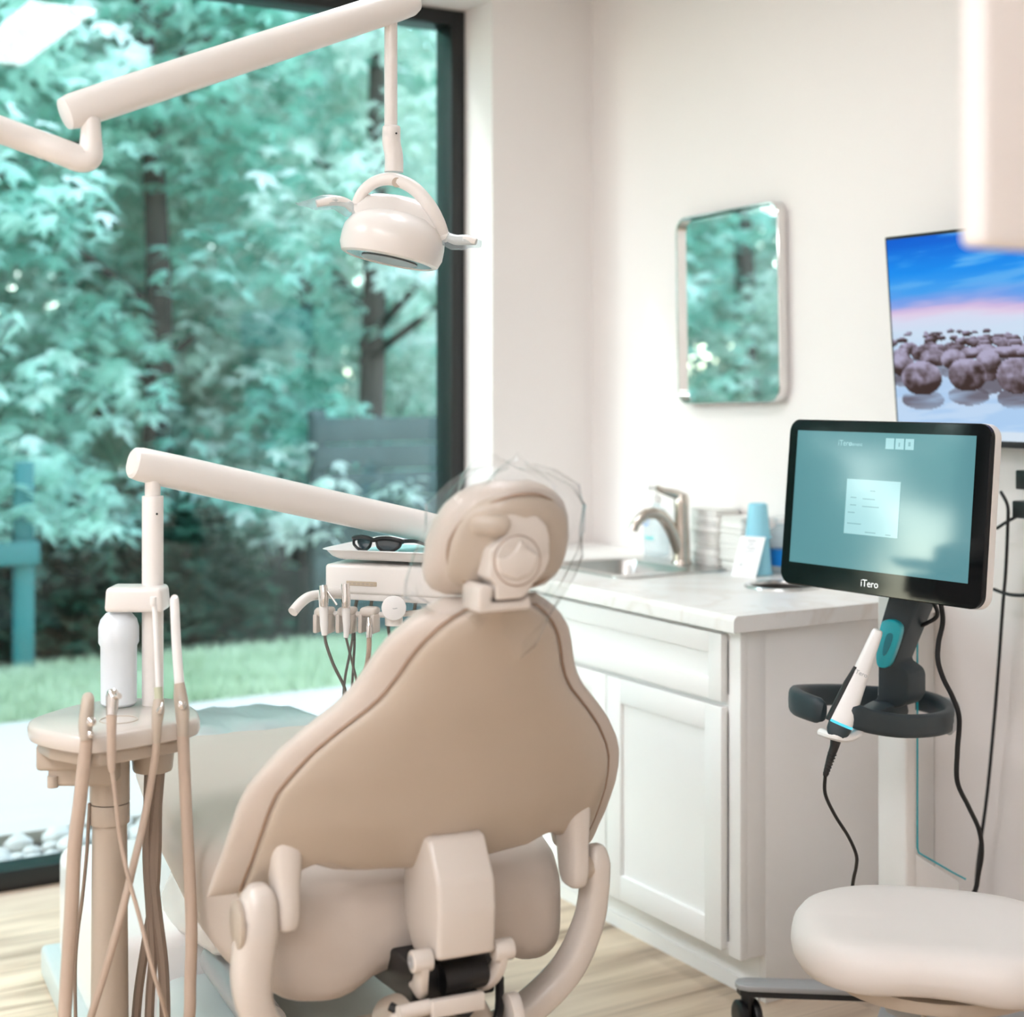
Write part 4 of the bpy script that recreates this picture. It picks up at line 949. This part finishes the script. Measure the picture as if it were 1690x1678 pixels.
# post, cap bracket
pp = at(252, 1000, 2.68)
ztop = at(252, 800, 2.68).z
po = MB().cyl((pp.x, pp.y, .84), (pp.x, pp.y, at(252, 818, 2.68).z), .0185, n=28, bev=.001)
po.cyl((pp.x, pp.y, at(252, 822, 2.68).z), (pp.x, pp.y, ztop + .02), .0135)
post = obj('post', po, 'armw', unit)
obj('set_screw', MB().lathe(at(259, 848, 2.66), (CAM - at(259, 848, 2.66)).normalized(), [(.002, -.004), (.002, .0008), (0, .0008)], 10), 'black', post)
bk_ = MB(); b0 = at(178, 988, 2.665); b1 = at(268, 986, 2.665); hd = (b1 - b0).normalized(); hb_ = V((-hd.y, hd.x, 0))
if hb_.dot(FWD) < 0: hb_ = -hb_
zu, zl = at(220, 967, 2.66).z, at(220, 1008, 2.66).z
bk_.prism([V(((b0 - hb_ * .03).x, (b0 - hb_ * .03).y, zl)), V(((b1 - hb_ * .03 + hd * .008).x, (b1 - hb_ * .03 + hd * .008).y, zl)), V(((b1 - hb_ * .03 + hd * .004).x, (b1 - hb_ * .03 + hd * .004).y, zu)), V(((b0 - hb_ * .03 + hd * .003).x, (b0 - hb_ * .03 + hd * .003).y, zu))], hb_ * .066, .008, 3)
obj('bottle_bracket', bk_, 'armw', unit)
# long arm
A0 = at(245, 769, 2.68); A1 = at(735, 877, 3.06); ad_ = (A1 - A0).normalized()
ar = MB().tube([A0 - ad_ * .032, A0 - ad_ * .028, A0 - ad_ * .015, A0 + ad_ * .06, A1 - ad_ * .05, A1], [.022, .027, .0295, .0305, .0305, .029], 24, 1, flat=.92, ref=(0, 0, 1), sq=2.3)
obj('arm', ar, 'armw', unit)
obj('arm_knuckle', MB().cyl((A1.x, A1.y, A1.z - .075), (A1.x, A1.y, A1.z + .02), .028, bev=.006), 'armw', unit)
# delivery head
eR = V((.775, .632, 0)).normalized(); eB = V((-eR.y, eR.x, 0))
HO = at(618, 985, 2.92)                       # bottom front middle
def hp(s, b, z): return HO + eR * s + eB * b + UP * z
Rh = Matrix((eR, eB, UP)).transposed()
hd_ = MB().box(hp(.03, .11, .031), (.27, .22, .056), .007, 3, Rh)
hd_.box(hp(.03, .105, .0), (.26, .20, .018), .004, 2, Rh)
head = obj('head_body', hd_, 'armw', unit, 35)
obj('name_plate', MB().box(hp(-.027, -.0005, .024), (.064, .002, .009), .001, 1, Rh), 'gold', head)
nt_ = MB()
for k in range(6): nt_.box(hp(-.05 + k * .009, -.0018, .024), (.006, .0006, .0035), 0, 1, Rh)
obj('plate_letters', nt_, 'plast2', head)
obj('handle', MB().tube([at(560, 978, 2.95), at(532, 981, 2.93), at(512, 984, 2.91), at(497, 994, 2.89), at(483, 1010, 2.87)], [.0095, .0095, .0095, .01, .0098], 14, 6), 'armw', unit)
obj('holder_bar', MB().tube([at(519, 1011, 2.9), at(560, 1013, 2.9), at(612, 1014, 2.9), at(650, 1014, 2.91), at(700, 1010, 2.93)], .0055, 10), 'armw', unit)
for k in range(3):
    x = (535, 572, 609)[k]
    hm = MB(); c = at(x, 1028, 2.895)
    hm.box(c + eR * -.0125, (.009, .03, .036), .003, 2, Rh).box(c + eR * .0125, (.009, .03, .036), .003, 2, Rh).box(c + UP * .021 + eB * .004, (.032, .034, .018), .007, 3, Rh)
    obj('instrument_holder', hm, 'plast', unit)
dl = MB(); dc = at(650, 1003, 2.88); dn = (CAM - dc).normalized(); dn.z = .05; dn.normalize()
dl.cyl(dc + dn * -.035, dc, .021, bev=.003)
dlo = obj('control_dial', MB().cyl(dc, dc + dn * .006, .0232, bev=.002), 'white', unit)
obj('dial_housing', dl.cyl(dc + V((0, 0, -.034)) - dn * .02, dc - dn * .02, .017), 'armw', unit)
obj('dial_mark', MB().tube([dc + dn * .0064 + eR * -.006 + UP * .002, dc + dn * .0066 + eR * -.001 + UP * -.001, dc + dn * .0066 + eR * .007 + UP * .0005], .0006, 6), 'ink', dlo)
for x in (590, 615, 688):
    obj('head_hose', MB().tube([at(x, 985, 2.97), at(x - 3, 1000, 2.975), at(x - 6, 1018, 2.98)], .0035, 8), 'cord', unit)
# tray with napkin and glasses
ty0 = hp(.03, .13, .0675)
try_ = thing('instrument_tray', ty0, 'white rimmed instrument tray on top of the delivery head', 'tray')
tm = MB(); rs = []
for dx, dy, z in ((.122, .118, .0), (.132, .128, .006), (.14, .137, .018), (.145, .142, .0195), (.142, .139, .021), (.136, .133, .019), (.128, .124, .007), (.118, .114, .003)):
    rs.append([ty0 + eR * x + eB * y + UP * z for x, y in rrect(-dx, dx, -dy, dy, .03)])
tm.rings(rs); obj('tray_pan', tm, 'white', try_)
def napkin():
    return MB().rings([[ty0 + eR * (x + .003 * math.sin(i * 1.3)) + eB * (y + .004 * math.cos(i * 1.9)) + UP * (z + .0025 * math.sin(i * .8)) for i, (x, y) in enumerate(rrect(-.105 * k, .10 * k, -.10 * k, .09 * k, .02))] for k, z in ((1, .0086), (1.01, .0105), (.9, .0125), (.4, .013))])
tag(obj('napkin', napkin(), 'bib'), 'pale cyan folded napkin on the instrument tray', 'napkin')
gc = at(618, 900, 2.96); gc.z = ty0.z + .0285
gl = thing('safety_glasses', gc, 'black framed safety glasses lying on the cyan napkin', 'glasses')
gR = (eR * .98 - eB * .2).normalized(); gB = V((-gR.y, gR.x, 0))
def gp(x, b, z): return gc + gR * x * .9 + gB * b + UP * (z * .72)
for sg in (-1, 1):
    lp = [(sg * (.008 + .05 * u), -.004 - .012 * u * u * -1, zz) for u, zz in ((0, .012), (.3, .016), (.7, .016), (1, .010), (1.02, .0), (.8, -.014), (.4, -.017), (.1, -.009), (0, 0))]
    pts = [gp(x, b + abs(x) * .12, z) for x, b, z in lp]
    lm = MB(); lm.add(pts + [p + gB * .0015 for p in pts], [tuple(range(9)), tuple(range(17, 8, -1))] + [(i, (i + 1) % 9, 9 + (i + 1) % 9, 9 + i) for i in range(9)])
    obj('lens', lm, M.setdefault('smoke', mat('smoke_lens', (60, 72, 78), .08, coat=.5)), gl)
    obj('temple', MB().tube([gp(sg * .062, .012, .01), gp(sg * .066, .05, .006), gp(sg * .055, .10, -.01), gp(sg * .05, .115, -.016)], [.004, .0035, .003, .0035], 8, 5, flat=.5, ref=(0, 0, 1)), 'black', gl)
fmb = MB()
fmb.tube([gp(-.064, .014, .008), gp(-.06, .006, .013), gp(-.035, .001, .0175), (gp(-.012, -.002, .015)), gp(0, -.003, .011), gp(.012, -.002, .015), gp(.035, .001, .0175), gp(.06, .006, .013), gp(.064, .014, .008)], .0042, 10, 5)
for sg in (-1, 1): fmb.tube([gp(sg * .062, .01, .008), gp(sg * .06, .006, -.004), gp(sg * .045, .002, -.015), gp(sg * .028, .0, -.018), gp(sg * .012, -.002, -.008), gp(sg * .007, -.002, .008)], .0028, 8, 5)
obj('glasses_frame', fmb, 'black', gl)
# handpieces hanging in the holders
def hose_pts(lst, d): return [at(x, y, dd) for (x, y), dd in zip(lst, d)]
h1 = thing('dental_handpiece', at(535, 1040, 2.885), 'chrome and white handpiece in the leftmost holder under the tray', 'dental handpiece')
obj('handpiece_body', MB().tube([at(533, 969, 2.875), at(533, 985, 2.872), at(534, 1000, 2.872), at(535, 1030, 2.872), at(536, 1048, 2.872)], [.0072, .0085, .0085, .008, .0055], 14, 6), 'white', h1)
obj('handpiece_head', MB().tube([at(533, 966, 2.872), at(535, 985, 2.868), at(535, 1000, 2.868)], [.008, .0092, .0075], 14, 4), 'chrome', h1)
obj('bur', MB().cyl(at(541, 976, 2.865), at(556, 998, 2.86), .0022), 'chrome', h1)
obj('hose', MB().tube(hose_pts([(536, 1048), (539, 1065), (551, 1098), (566, 1128), (572, 1148), (578, 1175), (588, 1210)], [2.872, 2.88, 2.9, 2.92, 2.93, 2.95, 2.98]), .0032, 8), 'cord', h1)
h2 = thing('dental_handpiece', at(571, 1045, 2.885), 'slim chrome handpiece in the second holder under the tray', 'dental handpiece')
obj('handpiece_body', MB().tube([at(570, 966, 2.875), at(571, 985, 2.872), at(571, 1010, 2.872), at(572, 1035, 2.872), at(571, 1052, 2.872)], [.007, .0085, .008, .0065, .0045], 14, 6), 'white', h2)
obj('handpiece_head', MB().tube([at(570, 963, 2.87), at(571, 990, 2.868), at(571, 1002, 2.868)], [.0075, .0092, .0078], 14, 4), 'chrome', h2)
obj('hose', MB().tube(hose_pts([(571, 1052), (576, 1072), (583, 1100), (590, 1130), (596, 1160), (600, 1200)], [2.872, 2.88, 2.9, 2.92, 2.95, 3.0]), .0026, 8), 'cord', h2)
h3 = thing('air_water_syringe', at(609, 1050, 2.885), 'tan hosed syringe in the third holder under the tray', 'dental syringe')
obj('syringe_body', MB().tube([at(609, 1020, 2.88), at(609, 1035, 2.875), at(609, 1052, 2.873)], [.0062, .007, .0058], 12, 4), 'chrome', h3)
obj('hose', MB().tube(hose_pts([(609, 1050), (609, 1070), (606, 1095), (601, 1115), (597, 1140), (598, 1180)], [2.873, 2.88, 2.9, 2.92, 2.95, 3.0]), .0048, 10), 'hose', h3)
cable([at(583, 1020, 2.95), at(582, 1050, 2.93), at(577, 1080, 2.94), at(570, 1115, 2.95), at(567, 1150, 2.96), at(570, 1195, 3.0)], .0026, 'thin grey hose crossing behind the second handpiece hose', 'cord', 'hanging_hose', 'grey hoses under the delivery head')
cable([at(584, 1020, 2.97), at(585, 1060, 2.95), at(583, 1100, 2.96), at(581, 1140, 2.97), at(583, 1195, 3.0)], .0026, 'thin grey hose hanging straight beside the tan hose', 'cord', 'hanging_hose', 'grey hoses under the delivery head')
cable([at(640, 1030, 2.93), at(643, 1050, 2.94), at(650, 1080, 2.96), at(655, 1120, 3.0)], .0034, 'grey hose dropping from below the round control dial', 'cord', 'hanging_hose', 'grey hoses under the delivery head')
# water bottle
wb_ = at(196, 1100, 2.67); wz = .8865
wbt = thing('water_bottle', (wb_.x, wb_.y, wz), 'frosted white water bottle hanging under the bracket of the post', 'bottle')
zt_ = at(196, 1006, 2.67).z - wz
obj('bottle_body', MB().lathe((wb_.x, wb_.y, wz), (0, 0, 1), [(.027, 0), (.0305, .004), (.031, zt_ * .62), (.0345, zt_ * .66), (.0345, zt_ * .82), (.031, zt_ * .90), (.022, zt_ * .965), (.016, zt_ * .98), (.016, zt_)], 36), 'bottle', wbt)
# instruments on the console
def shifted(k): return (lambda x, y, d: at(x, y, d - k)), (lambda l, d: [at(x, y, dd - k) for (x, y), dd in zip(l, d)])
at1, hp1 = shifted(.07); at3, hp3 = shifted(.035); at4, hp4 = shifted(.015)
def valve(x, y0, y1, d, w, m, name, label, cat):
    t = thing(name, at(x, y1, d), label, cat); return t
v1 = valve(143, 1150, 1215, 2.49, 20, 'plast', 'suction_handpiece', 'stubby beige suction valve at the left front of the console', 'suction handpiece')
obj('valve_body', MB().tube([at1(145, 1150, 2.52), at1(145, 1158, 2.51), at1(143, 1180, 2.505), at1(141, 1200, 2.5), at1(142, 1222, 2.495)], [.009, .0105, .0115, .011, .009], 14, 5), 'plast2', v1)
obj('valve_lever', MB().lathe(at1(151, 1191, 2.488), ray(151, 1191) * -1, [(.0075, -.004), (.0075, .003), (.004, .006), (0, .007)], 16), 'chrome', v1)
obj('valve_screw', MB().lathe(at1(150, 1212, 2.485), ray(150, 1212) * -1, [(.0055, -.004), (.0055, .002), (0, .004)], 16), 'chrome', v1)
obj('hose', MB().tube(hp1([(143, 1218), (139, 1260), (131, 1330), (123, 1400), (118, 1500), (114, 1560), (109, 1640), (108, 1700), (125, 1790)], [2.5] * 8 + [2.55]), [.0095, .0105, .011, .0112, .0112, .0108, .0105, .0105, .0105], 14), 'hose', v1)
v2 = valve(183, 1140, 1270, 2.49, 20, 'chrome', 'air_water_syringe', 'slim chrome headed syringe upright on the console front edge', 'dental syringe')
obj('syringe_body', MB().tube([at1(184, 1165, 2.495), at1(184, 1185, 2.49), at1(184, 1220, 2.487), at1(184, 1255, 2.487), at1(185, 1272, 2.487)], [.0085, .008, .0072, .0068, .005], 14, 5), 'hose', v2)
obj('syringe_head', MB().tube([at1(186, 1141, 2.5), at1(186, 1150, 2.495), at1(185, 1168, 2.493), at1(184, 1180, 2.49)], [.0085, .0105, .0095, .0082], 14, 5), 'chrome', v2)
obj('button', MB().cyl(at1(191, 1150, 2.49), at1(197, 1148, 2.485), .005), 'chrome', v2)
obj('hose', MB().tube(hp1([(185, 1270), (190, 1310), (198, 1380), (210, 1440), (218, 1470), (232, 1520), (252, 1600), (270, 1660), (285, 1720)], [2.487, 2.49, 2.5, 2.5, 2.5, 2.5, 2.5, 2.52, 2.6]), .0034, 10), 'hose', v2)
v3 = valve(262, 1140, 1190, 2.53, 20, 'plast', 'saliva_ejector', 'thin white saliva ejector tube standing in the third console holder', 'saliva ejector')
obj('suction_tip', MB().tube([at3(253, 985, 2.56), at3(253, 996, 2.56), at3(255, 1005, 2.56), at3(258, 1060, 2.55), at3(262, 1140, 2.545)], [.0052, .0055, .0042, .0044, .0048], 12, 5), 'white', v3)
obj('tip_holder', MB().cyl(at3(262, 1156, 2.54), at3(261, 1134, 2.545), .0068), 'sage', v3)
obj('valve_body', MB().tube([at3(262, 1154, 2.54), at3(261, 1172, 2.535), at3(259, 1195, 2.53), at3(258, 1225, 2.53)], [.0085, .0105, .0085, .0065], 14, 5), 'plast2', v3)
obj('valve_lever', MB().tube([at3(263, 1174, 2.522), at3(266, 1168, 2.52), at3(269, 1160, 2.522)], [.0055, .004, .0025], 10, 4), 'chrome', v3)
obj('hose', MB().tube(hp3([(259, 1215), (255, 1255), (246, 1310), (234, 1370), (222, 1420), (205, 1490), (186, 1560), (168, 1620), (150, 1678), (135, 1740)], [2.53, 2.53, 2.53, 2.52, 2.5, 2.48, 2.47, 2.47, 2.47, 2.5]), .0062, 12), 'hose', v3)
v4 = valve(297, 1140, 1190, 2.54, 20, 'plast', 'suction_handpiece', 'wide white suction tube with lilac collar at the right end of the console', 'suction handpiece')
obj('suction_tip', MB().tube([at4(287, 986, 2.57), at4(288, 995, 2.57), at4(291, 1060, 2.56), at4(296, 1128, 2.55)], [.0058, .0076, .0078, .0082], 14, 5), 'white', v4)
obj('collar', MB().cyl(at4(300, 1160, 2.545), at4(297, 1140, 2.548), .0085), 'purple', v4)
obj('valve_body', MB().tube([at4(296, 1126, 2.55), at4(298, 1150, 2.548), at4(301, 1175, 2.54), at4(302, 1215, 2.535)], [.008, .0115, .0118, .0085], 14, 5), 'plast2', v4)
obj('valve_lever', MB().lathe(at4(301, 1163, 2.53), ray(301, 1163) * -1, [(.007, -.004), (.007, .003), (0, .006)], 16), 'chrome', v4)
obj('hose', MB().tube(hp4([(302, 1205), (304, 1260), (308, 1350), (313, 1450), (316, 1540), (314, 1620), (311, 1690), (290, 1780)], [2.54, 2.54, 2.54, 2.54, 2.54, 2.54, 2.54, 2.6]), .0098, 14), 'hose', v4)
for lst, r, lab in (([(246, 1268), (244, 1340), (243, 1420), (248, 1500), (252, 1580), (248, 1640), (245, 1720)], .0085, 'left dark brown umbilical hose under the console'), ([(264, 1268), (258, 1340), (252, 1420), (258, 1500), (268, 1580), (272, 1650), (272, 1720)], .0098, 'thick dark brown umbilical hose in the middle under the console'), ([(262, 1268), (260, 1330), (259, 1400), (255, 1470), (240, 1560), (228, 1640), (222, 1720)], .0085, 'dark brown umbilical hose bending towards the pedestal foot')):
    cable(hose_pts(lst, [2.66] * 7), r, lab, 'hosed', 'umbilical_hose', 'umbilical hoses under the console')
cable(hose_pts([(148, 1325), (146, 1360), (143, 1410), (136, 1480), (128, 1540), (124, 1600), (125, 1700)], [2.6] * 7), .0032, 'thin brown hose hanging left of the pedestal', 'hosed', 'hanging_hose', 'thin hoses on the pedestal')

# ================================================================== OPERATING LIGHT
lamp = thing('operating_light', at(650, 400, 2.8), 'off-white dental operating light on a jointed overhead arm', 'operating light')
B0 = at(132, 180, 2.45); B1 = at(668, 5, 2.8); bd = (B1 - B0).normalized()
obj('upper_arm', MB().tube([B0 - bd * .028, B0 - bd * .026, B0 - bd * .012, B0 + bd * .05, B1 - bd * .02, B1 + bd * .01, B1 + bd * .022, B1 + bd * .024], [.02, .0255, .0285, .0295, .0285, .027, .022, .014], 24, 1, flat=.94, ref=(0, 0, 1), sq=2.3), 'armw', lamp)
E0 = at(150, 262, 2.45); E1 = at(-330, 90, 2.2)
el = MB().tube([at(150, 195, 2.45), at(150, 235, 2.45), at(148, 258, 2.449), at(132, 262, 2.445), at(100, 250, 2.435), at(0, 214, 2.40), E1], [.0145, .0175, .0205, .0215, .0215, .0215, .0215], 20, 6)
obj('lower_arm', el, 'armw', lamp)
obj('elbow_pin', MB().cyl(at(150, 215, 2.45), at(150, 180, 2.45), .0125), 'armw', lamp)
obj('ceiling_pole', MB().cyl((E1.x, E1.y, E1.z - .05), (E1.x, E1.y, ZC - .02), .03).cyl((E1.x, E1.y, ZC - .03), (E1.x, E1.y, ZC), .09, bev=.005), 'armw', lamp)
dp = at(645, 100, 2.79)
obj('drop_post', MB().cyl((dp.x, dp.y, at(645, 215, 2.79).z), (dp.x, dp.y, at(645, 22, 2.79).z), .0118), 'armw', lamp)
sl0 = at(646, 208, 2.79); sl1 = at(650, 284, 2.79)
slv = obj('sleeve', MB().tube([sl0, sl0 - UP * .004, sl0 - UP * .03, sl1 + UP * .03, sl1], [.014, .0165, .0168, .0168, .0172], 20, 3), 'armw', lamp)
obj('set_screw', MB().lathe(at(654, 220, 2.77), ray(654, 220) * -1, [(.0018, -.004), (.0018, .001), (0, .001)], 10), 'black', slv)
lax = (UP * 1 + RGT * .20 - FWD * -.10).normalized()
lax = (UP - RGT * -.20 + FWD * .055).normalized()
LC = at(650, 392, 2.8)
lh = MB().lathe(LC, lax, [(.0, .046), (.03, .045), (.062, .038), (.083, .024), (.0925, .008), (.0945, -.006), (.0945, -.026), (.089, -.040), (.083, -.043), (.080, -.043), (.078, -.040)], 56)
hdl = obj('lamp_head', lh, 'armw', lamp)
obj('lens', MB().lathe(LC - lax * .0415, lax, [(.079, 0), (.079, .001), (0, .003)], 48), 'lens', hdl)
lr_ = RGT - lax * RGT.dot(lax); lr_.normalize(); lf_ = lax.cross(lr_)
obj('lens_ring', MB().lathe(LC - lax * .043, lax, [(.052, 0), (.05, -.001), (.048, 0), (.05, .002)], 40), 'greym', hdl)
hump = []
for k in range(13):
    u = -1 + 2 * k / 12; h = .028 * math.sqrt(max(0, 1 - u * u)) ** .8 + .012
    c = LC + lr_ * u * .074 + lax * .018
    hump.append([c + lf_ * .036 * math.copysign(abs(math.cos(t)) ** .7, math.cos(t)) + lax * (h + .02) * max(-.3, math.sin(t)) for t in np.linspace(0, 2 * PI, 20, endpoint=False)])
obj('driver_hump', MB().rings(hump), 'armw', lamp)
yp = [at(590, 352, 2.79), at(589, 338, 2.79), at(600, 315, 2.785), at(622, 299, 2.78), at(650, 296, 2.775), at(682, 310, 2.77), at(708, 338, 2.765), at(724, 366, 2.77), at(733, 390, 2.78)]
obj('yoke', MB().tube(yp, [.009, .009, .009, .0095, .0105, .0108, .0105, .0098, .0085], 16, 6, flat=1.15, ref=tuple(FWD), sq=2.6), 'armw', lamp)
obj('yoke_badge', MB().lathe(at(655, 301, 2.765), ray(655, 301) * -1, [(.009, -.003), (.009, .0008), (0, .0008)], 24), 'plast2', lamp)
obj('pivot', MB().cyl(at(582, 347, 2.79), at(598, 345, 2.79), .0135, bev=.003).cyl(at(728, 388, 2.78), at(740, 392, 2.78), .0105, bev=.003), 'armw', lamp)
obj('handle', MB().tube([at(583, 345, 2.79), at(572, 335, 2.785), at(552, 331, 2.775), at(522, 336, 2.765)], [.0085, .0085, .0095, .007], 14, 5), 'armw', lamp)
obj('handle', MB().tube([at(738, 391, 2.78), at(752, 396, 2.775), at(772, 396, 2.77), at(786, 399, 2.765)], [.0075, .009, .0095, .006], 14, 5), 'armw', lamp)
def sleeve(pts, rads, label):
    mb = MB().tube(pts, rads, 14, 5, flat=.8)
    mb.v = [p + V((noise.noise(p * 60), noise.noise(p * 60 + V((9, 0, 0))), noise.noise(p * 60 + V((0, 9, 0))))) * .004 for p in mb.v]
    return tag(obj('plastic_sleeve', mb, 'clearp', None, 60), label, 'plastic sleeve', 'clear sleeves on the light handles')
sleeve([at(586, 350, 2.79), at(570, 341, 2.785), at(545, 333, 2.775), at(515, 337, 2.765), at(487, 334, 2.755)], [.014, .015, .013, .009, .001], 'clear pointed plastic sleeve on the left handle of the operating light')
sleeve([at(735, 392, 2.78), at(748, 399, 2.775), at(770, 399, 2.77), at(792, 402, 2.765)], [.012, .014, .012, .005], 'clear plastic sleeve on the right handle of the operating light')

# ================================================================== LIGHT AND CAMERA
w = bpy.data.worlds.new('sky'); S.world = w; w.use_nodes = True
N = w.node_tree.nodes; L = w.node_tree.links; bg = N['Background']
sk_ = N.new('ShaderNodeTexSky'); sk_.sky_type = 'NISHITA'; sk_.sun_disc = False; sk_.sun_elevation = math.radians(44); sk_.sun_rotation = math.radians(216); sk_.air_density = 1.0; sk_.dust_density = 1.0; sk_.ozone_density = 1.0
hs_ = N.new('ShaderNodeHueSaturation'); hs_.inputs['Saturation'].default_value = .62; L.new(sk_.outputs[0], hs_.inputs['Color']); L.new(hs_.outputs[0], bg.inputs[0]); bg.inputs[1].default_value = 1.9
su = bpy.data.lights.new('sun', 'SUN'); su.energy = 1.0; su.angle = math.radians(1.2); su.color = (1, .98, .96)
sun = bpy.data.objects.new('sun', su); COL.objects.link(sun)
sun.rotation_euler = V((.463, .567, -.681)).to_track_quat('-Z', 'Y').to_euler()
pa = bpy.data.lights.new('window_daylight', 'AREA'); pa.shape = 'RECTANGLE'; pa.size = WY1 - WY0; pa.size_y = WZ1; pa.cycles.is_portal = True
po_ = bpy.data.objects.new('window_daylight', pa); COL.objects.link(po_); po_.location = (-4.63, (WY0 + WY1) / 2, WZ1 / 2); po_.rotation_euler = V((1, 0, 0)).to_track_quat('-Z', 'Y').to_euler()

cd_ = bpy.data.cameras.new('camera'); cam = bpy.data.objects.new('camera', cd_); COL.objects.link(cam)
cam.location = CAM; cam.rotation_euler = (PI / 2, 0, math.asin(-FWD.x))
cd_.sensor_width = 36; cd_.sensor_fit = 'HORIZONTAL'; cd_.lens = FPX / 1690 * 36
cd_.shift_y = -(839 - HOR) / 1690; cd_.clip_start = .05; cd_.clip_end = 200
cd_.dof.use_dof = True; cd_.dof.focus_distance = 2.85; cd_.dof.aperture_fstop = 2.5
S.camera = cam
vs = S.view_settings; S.display_settings.display_device = 'sRGB'
vs.view_transform = 'Standard'; vs.look = 'None'; vs.gamma = 1; vs.use_curve_mapping = False; vs.exposure = -.02
S.cycles.use_denoising = True; S.cycles.max_bounces = 10; S.cycles.transparent_max_bounces = 16; S.cycles.caustics_reflective = False; S.cycles.caustics_refractive = False; S.cycles.sample_clamp_indirect = 6
